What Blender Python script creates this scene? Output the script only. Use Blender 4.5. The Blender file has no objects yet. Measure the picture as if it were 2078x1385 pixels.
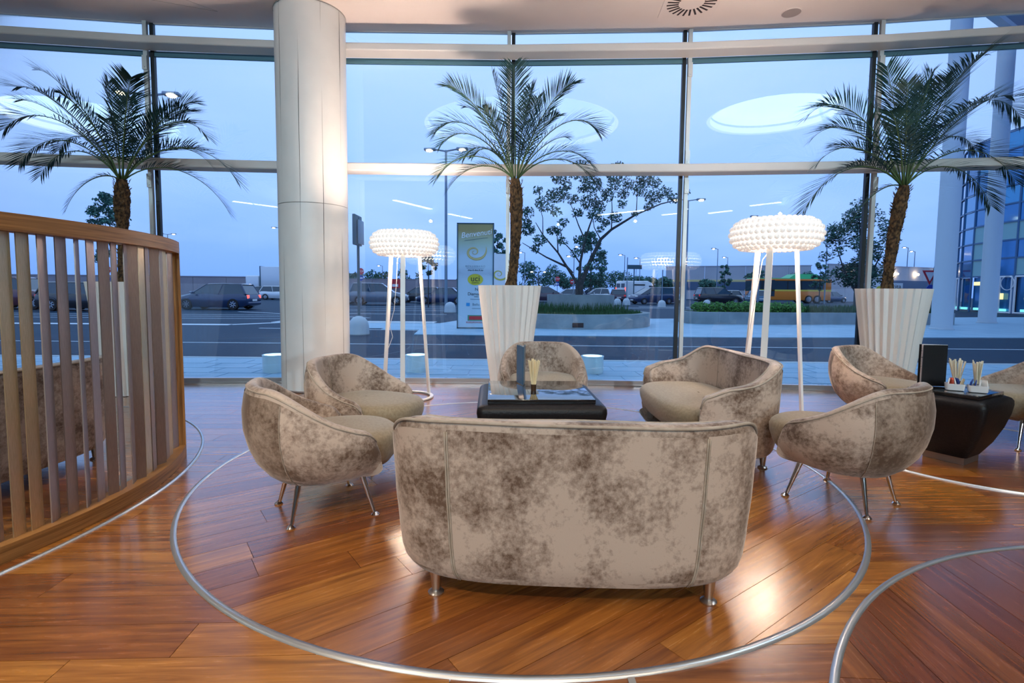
import bpy, bmesh, math, random
from mathutils import Vector, Matrix, noise as mnoise
PI = math.pi
S = bpy.context.scene
COL = S.collection
rnd = random.Random(11)

# ------------------------------------------------------------------ camera
EYE = 1.17
pit, rol = 0.0709, 0.0088
cp_, sp_, cr_, sr_ = math.cos(pit), math.sin(pit), math.cos(rol), math.sin(rol)
R0 = Vector((1, 0, 0)); U0 = Vector((0, sp_, cp_)); FW = Vector((0, cp_, -sp_))
RR = R0 * cr_ + U0 * sr_; UU = U0 * cr_ - R0 * sr_
cam_d = bpy.data.cameras.new('camera'); cam = bpy.data.objects.new('camera', cam_d); COL.objects.link(cam)
cam_d.sensor_width = 36; cam_d.lens = 36 * 1054.8 / 2078; cam_d.shift_y = -28.2 / 2078
cam_d.clip_start = 0.05; cam_d.clip_end = 600
m = Matrix((RR, UU, -FW)).transposed().to_4x4(); m.translation = (0, 0, EYE)
cam.matrix_world = m
S.camera = cam
S.view_settings.view_transform = 'Standard'; S.view_settings.look = 'None'
S.view_settings.exposure = 0.0; S.view_settings.gamma = 1.0
S.view_settings.use_curve_mapping = False

# ------------------------------------------------------------------ dusk sky
W = bpy.data.worlds.new('dusk_sky'); S.world = W; W.use_nodes = True
nt = W.node_tree; nt.nodes.clear()
def N(t, typ, **kw):
    n = t.nodes.new(typ)
    for k, v in kw.items():
        if k == 'op': n.operation = v
        elif k == 'blend': n.blend_type = v
        elif k == 'dtype': n.data_type = v
    return n
tc = N(nt, 'ShaderNodeTexCoord'); mp = N(nt, 'ShaderNodeMapping'); mp.inputs['Scale'].default_value = (1.1, 1.1, 4.0)
ns = N(nt, 'ShaderNodeTexNoise'); ns.inputs['Scale'].default_value = 1.7; ns.inputs['Detail'].default_value = 6; ns.inputs['Roughness'].default_value = 0.5
sx = N(nt, 'ShaderNodeSeparateXYZ'); mr = N(nt, 'ShaderNodeMapRange'); mr.inputs[1].default_value = -0.02; mr.inputs[2].default_value = 0.55
cr = N(nt, 'ShaderNodeValToRGB')
cr.color_ramp.elements[0].position = 0.0; cr.color_ramp.elements[0].color = (0.20, 0.37, 0.92, 1)
cr.color_ramp.elements[1].position = 1.0; cr.color_ramp.elements[1].color = (0.52, 0.68, 1.0, 1)
e = cr.color_ramp.elements.new(0.35); e.color = (0.37, 0.54, 1.0, 1)
mrc = N(nt, 'ShaderNodeMapRange'); mrc.inputs[1].default_value = 0.46; mrc.inputs[2].default_value = 0.72; mrc.inputs[3].default_value = 0.0; mrc.inputs[4].default_value = 0.38
mx = N(nt, 'ShaderNodeMixRGB'); mx.inputs[2].default_value = (0.62, 0.74, 1.0, 1)
bg = N(nt, 'ShaderNodeBackground'); bg.inputs['Strength'].default_value = 1.45
wo = N(nt, 'ShaderNodeOutputWorld')
L = nt.links.new
L(tc.outputs['Generated'], mp.inputs['Vector']); L(mp.outputs[0], ns.inputs['Vector'])
L(tc.outputs['Generated'], sx.inputs[0]); L(sx.outputs['Z'], mr.inputs[0]); L(mr.outputs[0], cr.inputs[0])
L(ns.outputs[0], mrc.inputs[0]); L(mrc.outputs[0], mx.inputs[0]); L(cr.outputs[0], mx.inputs[1])
L(mx.outputs[0], bg.inputs[0]); L(bg.outputs[0], wo.inputs[0])

# ------------------------------------------------------------------ room lights (ceiling coves, downlights, added fill spots)
CEIL = 4.28
COVES = [(0.0, 2.9, 1.62), (3.9, 3.0, 1.1), (-7.0, 1.9, 1.35)]
WARM = (1.0, 0.80, 0.60); COOL = (0.60, 0.85, 1.0)
def area(name, loc, size, power, col):
    d = bpy.data.lights.new(name, 'AREA'); d.shape = 'DISK'; d.size = size; d.energy = power; d.color = col
    o = bpy.data.objects.new(name, d); o.location = loc; COL.objects.link(o); return o
COVE_POWER = [26, 46, 42]
for i, (x, y, r) in enumerate(COVES):
    area('cove_light', (x, y, CEIL + 0.16), r * 1.88, COVE_POWER[i], COOL)
def spot(name, loc, target, power, ang, blend=0.35, col=(1.0, 0.78, 0.55), rad=0.04):
    d = bpy.data.lights.new(name, 'SPOT'); d.energy = power; d.spot_size = math.radians(ang); d.spot_blend = blend; d.color = col; d.shadow_soft_size = rad
    o = bpy.data.objects.new(name, d); o.location = loc
    o.rotation_euler = (Vector(target) - Vector(loc)).to_track_quat('-Z', 'Y').to_euler(); COL.objects.link(o); return o
for (x, y, pw) in ((2.6, -1.2, 230), (-2.8, -1.4, 520), (0.0, -2.2, 400)): spot('downlight', (x, y, 4.2), (x * .8, 2.0, 0), pw, 54, 1., WARM, .09)
spot('downlight', (-1.9, 0.8, 4.2), (-0.9, 2.4, 0), 110, 55, 0.8)
spot('downlight', (0.4, -0.6, 4.2), (0.3, 1.9, 0.3), 110, 50, 0.8)
spot('downlight', (3.3, 0.8, 4.2), (2.0, 2.8, 0), 90, 50, 0.8)
for (x, y) in ((-6.8, -8.0), (-3.2, -9.4), (0.4, -10.2), (3.6, -9.2), (7.0, -8.0)): spot('fill_spot', (x, y, 4.1), (x * .62, 6.0, 1.5), 1050, 46, 1., COOL, .045)  # unseen cool spots added to brighten column, planters and beams, sparing the floor

# ------------------------------------------------------------------ materials
MATS = {}
def mat(name, col=(.8, .8, .8), rough=.5, metal=0., emit=None, es=1., coat=0., sheen=0., trans=0., ior=1.45, spec=.5):
    m_ = bpy.data.materials.new(name); m_.use_nodes = True
    b = m_.node_tree.nodes['Principled BSDF']
    b.inputs['Base Color'].default_value = (*col, 1); b.inputs['Roughness'].default_value = rough
    b.inputs['Metallic'].default_value = metal; b.inputs['IOR'].default_value = ior
    b.inputs['Specular IOR Level'].default_value = spec
    b.inputs['Coat Weight'].default_value = coat; b.inputs['Coat Roughness'].default_value = .08
    b.inputs['Sheen Weight'].default_value = sheen; b.inputs['Transmission Weight'].default_value = trans
    if emit: b.inputs['Emission Color'].default_value = (*emit, 1); b.inputs['Emission Strength'].default_value = es
    MATS[name] = m_; return m_
def noisy(name, c1, c2, scale=8., detail=4., rough=.6, lo=.35, hi=.65, bump=0., stretch=(1, 1, 1), coords='Object', bscale=None, **kw):
    m_ = mat(name, c1, rough, **kw); t = m_.node_tree; b = t.nodes['Principled BSDF']; Lk = t.links.new
    tc_ = N(t, 'ShaderNodeTexCoord'); mp_ = N(t, 'ShaderNodeMapping'); mp_.inputs['Scale'].default_value = stretch
    n_ = N(t, 'ShaderNodeTexNoise'); n_.inputs['Scale'].default_value = scale; n_.inputs['Detail'].default_value = detail
    r_ = N(t, 'ShaderNodeValToRGB'); r_.color_ramp.elements[0].position = lo; r_.color_ramp.elements[1].position = hi
    r_.color_ramp.elements[0].color = (*c1, 1); r_.color_ramp.elements[1].color = (*c2, 1)
    Lk(tc_.outputs[coords], mp_.inputs[0]); Lk(mp_.outputs[0], n_.inputs['Vector']); Lk(n_.outputs[0], r_.inputs[0]); Lk(r_.outputs[0], b.inputs['Base Color'])
    if bump:
        bm_ = N(t, 'ShaderNodeBump'); bm_.inputs['Strength'].default_value = bump; bm_.inputs['Distance'].default_value = .01
        if bscale:
            n2 = N(t, 'ShaderNodeTexNoise'); n2.inputs['Scale'].default_value = bscale; Lk(mp_.outputs[0], n2.inputs['Vector']); Lk(n2.outputs[0], bm_.inputs['Height'])
        else: Lk(n_.outputs[0], bm_.inputs['Height'])
        Lk(bm_.outputs[0], b.inputs['Normal'])
    return m_

# floor boards: tone per board (attribute), grain along the board (UV)
def board_mat():
    m_ = mat('teak_board', (.4, .18, .06), .24, coat=1.); m_.node_tree.nodes['Principled BSDF'].inputs['Coat Roughness'].default_value = .21; t = m_.node_tree; b = t.nodes['Principled BSDF']; Lk = t.links.new
    uv = N(t, 'ShaderNodeUVMap'); uv.uv_map = 'UVMap'
    mp_ = N(t, 'ShaderNodeMapping'); mp_.inputs['Scale'].default_value = (1.6, 26, 1)
    n1 = N(t, 'ShaderNodeTexNoise'); n1.inputs['Scale'].default_value = 1.6; n1.inputs['Detail'].default_value = 6; n1.inputs['Roughness'].default_value = .62; n1.inputs['Distortion'].default_value = .5
    mp2 = N(t, 'ShaderNodeMapping'); mp2.inputs['Scale'].default_value = (1.0, 7, 1)
    n2 = N(t, 'ShaderNodeTexNoise'); n2.inputs['Scale'].default_value = 1.3; n2.inputs['Detail'].default_value = 3; n2.inputs['Distortion'].default_value = 1.0
    at = N(t, 'ShaderNodeAttribute'); at.attribute_name = 'tone'
    r1 = N(t, 'ShaderNodeValToRGB'); r1.color_ramp.elements[0].color = (.18, .048, .018, 1); r1.color_ramp.elements[1].color = (.50, .225, .046, 1)
    r1.color_ramp.elements[0].position = .0; r1.color_ramp.elements[1].position = 1.
    e_ = r1.color_ramp.elements.new(.5); e_.color = (.37, .14, .028, 1)
    r2 = N(t, 'ShaderNodeValToRGB'); r2.color_ramp.elements[0].position = .30; r2.color_ramp.elements[1].position = .62
    r2.color_ramp.elements[0].color = (.50, .42, .38, 1); r2.color_ramp.elements[1].color = (1.08, 1.05, 1.0, 1)
    r3 = N(t, 'ShaderNodeValToRGB'); r3.color_ramp.elements[0].position = .35; r3.color_ramp.elements[1].position = .7
    r3.color_ramp.elements[0].color = (.70, .62, .58, 1); r3.color_ramp.elements[1].color = (1.12, 1.1, 1.05, 1)
    a1 = N(t, 'ShaderNodeMixRGB', blend='MULTIPLY'); a1.inputs[0].default_value = 1
    a2 = N(t, 'ShaderNodeMixRGB', blend='MULTIPLY'); a2.inputs[0].default_value = .9
    Lk(uv.outputs[0], mp_.inputs[0]); Lk(mp_.outputs[0], n1.inputs['Vector']); Lk(uv.outputs[0], mp2.inputs[0]); Lk(mp2.outputs[0], n2.inputs['Vector'])
    Lk(at.outputs['Fac'], r1.inputs[0]); Lk(n1.outputs[0], r2.inputs[0]); Lk(n2.outputs[0], r3.inputs[0])
    Lk(r1.outputs[0], a1.inputs[1]); Lk(r2.outputs[0], a1.inputs[2]); Lk(a1.outputs[0], a2.inputs[1]); Lk(r3.outputs[0], a2.inputs[2]); Lk(a2.outputs[0], b.inputs['Base Color'])
    mr_ = N(t, 'ShaderNodeMapRange'); mr_.inputs[3].default_value = .20; mr_.inputs[4].default_value = .32
    Lk(n1.outputs[0], mr_.inputs[0]); Lk(mr_.outputs[0], b.inputs['Roughness'])
    return m_
board_mat()
# crushed velvet: pale taupe with dark, blotched nap; blotches shift from panel to panel
def velvet(name, light, dark, bias):
    m_ = mat(name, light, .62, sheen=.55); t = m_.node_tree; b = t.nodes['Principled BSDF']; Lk = t.links.new
    b.inputs['Sheen Roughness'].default_value = .35; b.inputs['Sheen Tint'].default_value = (.85, .8, .75, 1)
    tc_ = N(t, 'ShaderNodeTexCoord'); oi = N(t, 'ShaderNodeObjectInfo'); ml = N(t, 'ShaderNodeVectorMath', op='SCALE'); ad = N(t, 'ShaderNodeVectorMath', op='ADD')
    cmb = N(t, 'ShaderNodeCombineXYZ')
    for k in range(3): Lk(oi.outputs['Random'], cmb.inputs[k])
    ml.inputs['Scale'].default_value = 37.; Lk(cmb.outputs[0], ml.inputs[0]); Lk(tc_.outputs['Object'], ad.inputs[0]); Lk(ml.outputs[0], ad.inputs[1])
    n1 = N(t, 'ShaderNodeTexNoise'); n1.inputs['Scale'].default_value = 4.4; n1.inputs['Detail'].default_value = 3
    n2 = N(t, 'ShaderNodeTexNoise'); n2.inputs['Scale'].default_value = 42; n2.inputs['Detail'].default_value = 6; n2.inputs['Roughness'].default_value = .7
    Lk(ad.outputs[0], n1.inputs['Vector']); Lk(ad.outputs[0], n2.inputs['Vector'])
    m1 = N(t, 'ShaderNodeMath', op='MULTIPLY'); m1.inputs[1].default_value = 1.35; Lk(n1.outputs[0], m1.inputs[0])
    m2 = N(t, 'ShaderNodeMath', op='MULTIPLY_ADD'); m2.inputs[1].default_value = 1.05; Lk(n2.outputs[0], m2.inputs[0]); Lk(m1.outputs[0], m2.inputs[2])
    r_ = N(t, 'ShaderNodeValToRGB'); el = r_.color_ramp.elements
    el[0].position = .51 + bias; el[0].color = (*light, 1); el[1].position = .72 + bias; el[1].color = (*dark, 1)
    sc_ = N(t, 'ShaderNodeMath', op='MULTIPLY'); sc_.inputs[1].default_value = .52; Lk(m2.outputs[0], sc_.inputs[0])
    Lk(sc_.outputs[0], r_.inputs[0]); Lk(r_.outputs[0], b.inputs['Base Color'])
    bm_ = N(t, 'ShaderNodeBump'); bm_.inputs['Strength'].default_value = .25; bm_.inputs['Distance'].default_value = .004
    Lk(n2.outputs[0], bm_.inputs['Height']); Lk(bm_.outputs[0], b.inputs['Normal'])
    return m_
velvet('velvet', (.49, .392, .325), (.120, .072, .047), .04)
velvet('velvet_dark', (.33, .255, .20), (.10, .060, .038), -.02)
noisy('velvet_pipe', (.42, .36, .30), (.33, .27, .21), 20)
noisy('seat_cloth', (.24, .185, .115), (.30, .24, .16), 60, 2, .75, bump=.15, sheen=.3)
mat('chrome', (.80, .80, .82), .12, 1.)
mat('satin_steel', (.62, .62, .63), .30, 1.)
mat('alu_strip', (.62, .66, .70), .34, .85)
noisy('white_lacquer', (.80, .80, .78), (.84, .84, .82), 3, 2, .35)
mat('white_plastic', (.86, .84, .81), .42)
noisy('ceiling_plaster', (.86, .78, .75), (.89, .81, .78), 1.5, 3, .8)
mat('vent_dark', (.03, .015, .015), .6)
mat('speaker_grille', (.42, .37, .36), .7)
noisy('panel_joint', (.35, .34, .33), (.30, .29, .28), 4)
noisy('black_leather', (.006, .005, .006), (.010, .008, .009), 90, 3, .42, bump=.2, spec=.3)
mat('black_glass', (.008, .008, .010), .03, coat=1.)
mat('plinth_steel', (.33, .30, .28), .35, .9)
def oak(name, stretch):
    m_ = noisy(name, (.20, .085, .022), (.42, .20, .060), 5, 6, .45, .30, .62, stretch=stretch, bump=.1); return m_
oak('oak_rail', (1.2, .6, 26)); oak('oak_post', (26, 26, .8))
noisy('slat_metal', (.36, .30, .28), (.44, .37, .34), 40, 3, .38, stretch=(12, 12, .6), metal=.75)
noisy('slat_bronze', (.58, .46, .28), (.70, .57, .38), 40, 3, .34, stretch=(12, 12, .6), metal=.8)
noisy('palm_leaf', (.003, .030, .034), (.010, .062, .054), 3, 2, .5)
noisy('palm_rachis', (.06, .12, .04), (.10, .14, .05), 6, 2, .5)
noisy('palm_trunk', (.022, .012, .006), (.15, .085, .035), 38, 5, .85, .4, .62, bump=1., stretch=(1, 1, .7))
noisy('bark_soil', (.05, .018, .012), (.12, .045, .03), 40, 4, .9, bump=1.)
mat('lamp_white', (.88, .88, .87), .3, coat=.4)
mat('bead_glow', (.9, .88, .85), .05, emit=(1.0, .88, .80), es=.45, coat=1.)
mat('lamp_core', (1, .95, .9), .5, emit=(1.0, .74, .54), es=95.)
mat('ceiling_fill_glow', (1, .95, .9), .5, emit=(1.0, .76, .62), es=420.)  # glow of the disc added inside each shade to lift the ceiling
mat('cove_strip', (1, 1, 1), .5, emit=(1.0, .93, .84), es=1.2)
mat('strip_tube', (1, 1, 1), .5, emit=(1.0, .96, .90), es=9.)
mat('menu_black', (.008, .008, .010), .35)
mat('menu_blue', (.03, .10, .19), .3)
noisy('menu_page', (.74, .72, .74), (.30, .28, .33), 26, 2, .6, .60, .66, stretch=(1, 1, 3))
mat('straw_paper', (.86, .72, .46), .7)
mat('straw_pale', (.86, .80, .64), .7)
mat('holder_brown', (.06, .03, .015), .3)
mat('porcelain', (.82, .82, .84), .2, coat=.5)
mat('sachet_white', (.82, .80, .78), .5); mat('sachet_blue', (.02, .06, .30), .45); mat('sachet_red', (.70, .10, .05), .5); mat('sachet_tan', (.66, .50, .32), .55)
mat('mullion_white', (.62, .64, .64), .4, .3)
mat('mullion_black', (.006, .008, .012), .4)
noisy('beam_white', (.66, .65, .64), (.70, .69, .68), 2, 2, .42)
mat('frame_teal', (.10, .22, .27), .4)
mat('sill_metal', (.45, .42, .42), .32, .8)
noisy('back_wall', (.20, .15, .12), (.24, .18, .14), 2)
# facade glass
def glass_mat():
    m_ = bpy.data.materials.new('facade_glass'); m_.use_nodes = True; t = m_.node_tree; t.nodes.clear(); Lk = t.links.new
    tr = N(t, 'ShaderNodeBsdfTransparent'); tr.inputs[0].default_value = (.86, .95, 1.0, 1)
    gl = N(t, 'ShaderNodeBsdfGlossy'); gl.inputs['Roughness'].default_value = 0.0; gl.inputs[0].default_value = (1, 1, 1, 1)
    fr = N(t, 'ShaderNodeFresnel'); fr.inputs[0].default_value = 1.52
    ml = N(t, 'ShaderNodeMath', op='MULTIPLY'); ml.inputs[1].default_value = 1.5
    mx_ = N(t, 'ShaderNodeMixShader'); o_ = N(t, 'ShaderNodeOutputMaterial')
    Lk(fr.outputs[0], ml.inputs[0]); Lk(ml.outputs[0], mx_.inputs[0]); Lk(tr.outputs[0], mx_.inputs[1]); Lk(gl.outputs[0], mx_.inputs[2]); Lk(mx_.outputs[0], o_.inputs[0])
    MATS['facade_glass'] = m_
glass_mat()

# ------------------------------------------------------------------ helpers
class MB:
    def __init__(s): s.v = []; s.f = []
    def add(s, vs, fs):
        o = len(s.v); s.v += [tuple(p) for p in vs]; s.f += [tuple(i + o for i in f) for f in fs]; return s
    def box(s, c, d, rz=0., M=None):
        hx, hy, hz = d[0] / 2, d[1] / 2, d[2] / 2
        vs = [Vector((x, y, z)) for x in (-hx, hx) for y in (-hy, hy) for z in (-hz, hz)]
        R = M if M is not None else Matrix.Rotation(rz, 3, 'Z')
        vs = [R @ p + Vector(c) for p in vs]
        return s.add(vs, [(0, 1, 3, 2), (4, 6, 7, 5), (0, 4, 5, 1), (2, 3, 7, 6), (0, 2, 6, 4), (1, 5, 7, 3)])
    def b2(s, x0, x1, y0, y1, z0, z1): return s.box(((x0 + x1) / 2, (y0 + y1) / 2, (z0 + z1) / 2), (x1 - x0, y1 - y0, z1 - z0))
    def rbox(s, c, d, r, rz=0., n=3):
        bm = bmesh.new(); bmesh.ops.create_cube(bm, size=1.)
        for v in bm.verts: v.co = Vector((v.co.x * d[0], v.co.y * d[1], v.co.z * d[2]))
        bmesh.ops.bevel(bm, geom=bm.edges[:], offset=r, segments=n, profile=.5, affect='EDGES')
        R = Matrix.Rotation(rz, 3, 'Z'); bm.verts.index_update()
        s.add([R @ v.co + Vector(c) for v in bm.verts], [[v.index for v in f.verts] for f in bm.faces]); bm.free(); return s
    def tube(s, pts, rad, n=8, cap=True, closed=False):
        pts = [Vector(p) for p in pts]; k = len(pts)
        rs = rad if isinstance(rad, (list, tuple)) else [rad] * k
        o = len(s.v); up = None
        for i, p in enumerate(pts):
            if closed: t_ = pts[(i + 1) % k] - pts[i - 1]
            else: t_ = pts[min(i + 1, k - 1)] - pts[max(i - 1, 0)]
            if t_.length < 1e-9: t_ = Vector((0, 0, 1))
            t_.normalize()
            if up is None: up = Vector((0, 0, 1)) if abs(t_.z) < .9 else Vector((1, 0, 0))
            a = t_.cross(up)
            if a.length < 1e-4: a = t_.orthogonal()
            a.normalize(); b = a.cross(t_).normalized(); up = b
            for j in range(n):
                an = 2 * PI * j / n; s.v.append(tuple(p + (a * math.cos(an) + b * math.sin(an)) * rs[i]))
        m_ = k if closed else k - 1
        for i in range(m_):
            for j in range(n):
                A = o + i * n + j; B = o + i * n + (j + 1) % n; C = o + ((i + 1) % k) * n + (j + 1) % n; D = o + ((i + 1) % k) * n + j
                s.f.append((A, B, C, D))
        if cap and not closed:
            s.f.append(tuple(o + j for j in range(n))[::-1]); s.f.append(tuple(o + (k - 1) * n + j for j in range(n)))
        return s
    def lathe(s, prof, c=(0, 0, 0), n=32, a0=0., a1=2 * PI, M=None):
        full = abs(a1 - a0 - 2 * PI) < 1e-6; o = len(s.v); m_ = n if full else n + 1
        for r, z in prof:
            for j in range(m_):
                an = a0 + (a1 - a0) * j / n; p = Vector((r * math.cos(an), r * math.sin(an), z))
                if M is not None: p = M @ p
                s.v.append(tuple(p + Vector(c)))
        for i in range(len(prof) - 1):
            for j in range(n):
                j2 = (j + 1) % m_ if full else j + 1
                s.f.append((o + i * m_ + j, o + i * m_ + j2, o + (i + 1) * m_ + j2, o + (i + 1) * m_ + j))
        return s
    def prism(s, poly, z0, z1):
        n = len(poly); o = len(s.v)
        s.v += [(p[0], p[1], z0) for p in poly] + [(p[0], p[1], z1) for p in poly]
        s.f.append(tuple(o + i for i in range(n))[::-1]); s.f.append(tuple(o + n + i for i in range(n)))
        for i in range(n): s.f.append((o + i, o + (i + 1) % n, o + n + (i + 1) % n, o + n + i))
        return s
    def mesh(s, name='m'):
        me = bpy.data.meshes.new(name); me.from_pydata(s.v, [], s.f); me.update(); return me
def link(name, data, material=None, parent=None, smooth=False):
    o = bpy.data.objects.new(name, data); COL.objects.link(o)
    if material is not None and not data.materials: data.materials.append(MATS[material] if isinstance(material, str) else material)
    if smooth:
        data.polygons.foreach_set('use_smooth', [True] * len(data.polygons))
        if smooth != 'all': data.set_sharp_from_angle(angle=math.radians(38))
    if parent is not None: o.parent = parent
    return o
def put(mb, name, material, parent=None, smooth=False): return link(name, mb.mesh(name), material, parent, smooth)
def tag(o, label=None, cat=None, group=None, kind=None):
    if label: o['label'] = label
    if cat: o['category'] = cat
    if group: o['group'] = group
    if kind: o['kind'] = kind
    return o
def empty(name, loc=(0, 0, 0), rz=0.):
    o = bpy.data.objects.new(name, None); o.empty_display_size = .1; o.location = loc; o.rotation_euler = (0, 0, rz); COL.objects.link(o); return o
def thing(name, label, cat, loc=(0, 0, 0), rz=0., group=None): return tag(empty(name, loc, rz), label, cat, group)
def copy_tree(o, parent=None):
    c = o.copy(); COL.objects.link(c)
    if parent is not None: c.parent = parent
    for ch in o.children: copy_tree(ch, c)
    return c
def struct(mb, name, material, smooth=False, parent=None):
    o = put(mb, name, material, parent, smooth); o['kind'] = 'structure'; return o
def text_mesh(body, size, extrude=.002, shear=0., align='CENTER', space=1.):
    cu = bpy.data.curves.new('text', 'FONT'); cu.body = body; cu.size = size; cu.extrude = extrude; cu.align_x = align; cu.align_y = 'CENTER'; cu.shear = shear; cu.space_character = space
    o = bpy.data.objects.new('text', cu); COL.objects.link(o); dg = bpy.context.evaluated_depsgraph_get(); dg.update()
    me = bpy.data.meshes.new_from_object(o.evaluated_get(dg)); bpy.data.objects.remove(o); bpy.data.curves.remove(cu); me.materials.clear(); return me
def sm(a, b, x):
    t_ = max(0., min(1., (x - a) / (b - a))); return t_ * t_ * (3 - 2 * t_)
# ------------------------------------------------------------------ facade geometry
WCX, WCY, WR = -0.751, -30.295, 36.856
def wy(x, off=0.): return WCY + math.sqrt((WR + off) ** 2 - (x - WCX) ** 2)
MUL = [-10.7, -8.55, -6.43, -4.318, -2.18, -0.037, 2.063, 4.183, 6.28, 8.4, 10.5]
BACK = -12.0; SIDE = 9.6

# ------------------------------------------------------------------ floor: slab, boards, inlaid circles
DISKS = [(0.0495, 3.457, 1.954, 36, 0), (2.631, 0.355, 1.992, 87, 1), (-4.524, 2.634, 2.504, -2, 2), (3.5, 3.9, 1.0, -8, 3)]
poly = [(-SIDE, BACK), (SIDE, BACK)] + [(x, wy(x, .12)) for x in [SIDE - i * (2 * SIDE) / 40 for i in range(41)]]
floor_ob = struct(MB().prism(poly, -.20, -.012), 'floor', 'bark_soil')
floor_ob.data.materials.clear(); noisy('floor_bed', (.16, .06, .02), (.24, .09, .03), 3, 4, .4, stretch=(1, 14, 1)); floor_ob.data.materials.append(MATS['floor_bed'])
BW, BL, GAP = .172, 1.55, .0011
def clip_disk(pl, cx, cy, r, n=120):
    out = pl
    # fast accept
    if all((p[0] - cx) ** 2 + (p[1] - cy) ** 2 < (r * .999) ** 2 for p in pl): return pl
    for i in range(n):
        a = 2 * PI * (i + .5) / n; nx, ny = math.cos(a), math.sin(a); d = r * math.cos(PI / n)
        res = []; k = len(out)
        if k < 3: return []
        for j in range(k):
            A = out[j]; B = out[(j + 1) % k]
            da = (A[0] - cx) * nx + (A[1] - cy) * ny - d; db = (B[0] - cx) * nx + (B[1] - cy) * ny - d
            if da <= 0: res.append(A)
            if (da < 0 < db) or (db < 0 < da):
                t_ = da / (da - db); res.append((A[0] + (B[0] - A[0]) * t_, A[1] + (B[1] - A[1]) * t_))
        out = res
    return out
boards = []
rb = random.Random(4)
def lay(cx, cy, ang, half, z, clip=None, skip=None, tones=(.25, 1.)):
    c, s = math.cos(ang), math.sin(ang)
    nrow = int(half / BW) + 1
    for i in range(-nrow, nrow + 1):
        off = rb.uniform(0, BL); x = -half - off
        while x < half:
            l_ = BL * rb.uniform(.75, 1.2)
            pl = [(x + GAP, i * BW + GAP), (x + l_ - GAP, i * BW + GAP), (x + l_ - GAP, (i + 1) * BW - GAP), (x + GAP, (i + 1) * BW - GAP)]
            x += l_
            wpl = [(cx + p[0] * c - p[1] * s, cy + p[0] * s + p[1] * c) for p in pl]
            if clip:
                w2 = clip_disk(wpl, *clip)
                if len(w2) < 3: continue
            else:
                w2 = wpl
                if skip and skip(wpl): continue
            ar = abs(sum(w2[k][0] * w2[(k + 1) % len(w2)][1] - w2[(k + 1) % len(w2)][0] * w2[k][1] for k in range(len(w2)))) / 2
            if ar < .002: continue
            mx_ = sum(p[0] for p in w2) / len(w2); my_ = sum(p[1] for p in w2) / len(w2)
            boards.append((w2, z, (c, s), rb.uniform(*tones), (rb.uniform(0, 90), rb.uniform(0, 90)), ar / (mx_ * mx_ + my_ * my_ + 1.4) / max(my_, .3)))
def outer_skip(w):
    mx_ = sum(p[0] for p in w) / 4; my_ = sum(p[1] for p in w) / 4
    if my_ > wy(mx_) - .02 or my_ < .6 or abs(mx_) > 1.05 * my_ + 1.2: return True
    if any(p[1] > wy(p[0], .1) for p in w): pass
    for (cx, cy, r, a, k) in DISKS:
        if all((p[0] - cx) ** 2 + (p[1] - cy) ** 2 < (r - .01) ** 2 for p in w): return True
    return False
lay(0, 3.0, math.radians(2.5), 8.2, -.004, skip=outer_skip)
for (cx, cy, r, a, k) in DISKS: lay(cx, cy, math.radians(a), r + .2, 0.0, clip=(cx, cy, r), tones=(.0, .22) if k == 1 else (.2, .95))
boards = [b for b in boards if max(p[1] for p in b[0]) > .5]
def in_view(b):
    mx_ = sum(p[0] for p in b[0]) / len(b[0]); my_ = sum(p[1] for p in b[0]) / len(b[0]); return my_ > 1.2 and abs(mx_) < my_ * 1.03 + .5
boards.sort(key=lambda b: -b[5] * (1 if in_view(b) else .0001))
def board_mesh(lst, name):
    vs, fs, uvs, tones = [], [], [], []
    for (w, z, (c, s), tone, (u0, v0), _) in lst:
        o = len(vs); n = len(w); vs += [(p[0], p[1], z) for p in w] + [(p[0], p[1], z - .012) for p in w]
        faces = [tuple(range(o, o + n))] + [(o + i, o + n + i, o + n + (i + 1) % n, o + (i + 1) % n) for i in range(n)]
        for f in faces:
            fs.append(f); tones.append(tone)
            for vi in f:
                p = vs[vi]; uvs.append((p[0] * c + p[1] * s + u0, -p[0] * s + p[1] * c + v0))
    me = bpy.data.meshes.new(name); me.from_pydata(vs, [], fs)
    ul = me.uv_layers.new(name='UVMap'); ul.data.foreach_set('uv', [x for p in uvs for x in p])
    at = me.attributes.new('tone', 'FLOAT', 'FACE'); at.data.foreach_set('value', tones)
    me.update(); return me
for b in boards[:300]: link('floor_board', board_mesh([b], 'floor_board'), 'teak_board', floor_ob)
o = link('floor_board_field', board_mesh(boards[300:], 'floor_board_field'), 'teak_board', floor_ob); o['kind'] = 'stuff'
# aluminium strips around the circles
for i, (cx, cy, r, a, k) in enumerate(DISKS):
    w_ = .026 if k < 2 else .018
    mb = MB().lathe([(r - .003, -.010), (r - .003, .0025), (r + w_ * .3, .0045), (r + w_ * .8, .0035), (r + w_, -.010)], (cx, cy, 0), 128)
    struct(mb, 'trim_%d' % (i + 1), 'alu_strip', 'all')
struct(MB().box((.371, 1.18, -.001), (.022, .64, .006)), 'trim_5', 'alu_strip')

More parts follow.
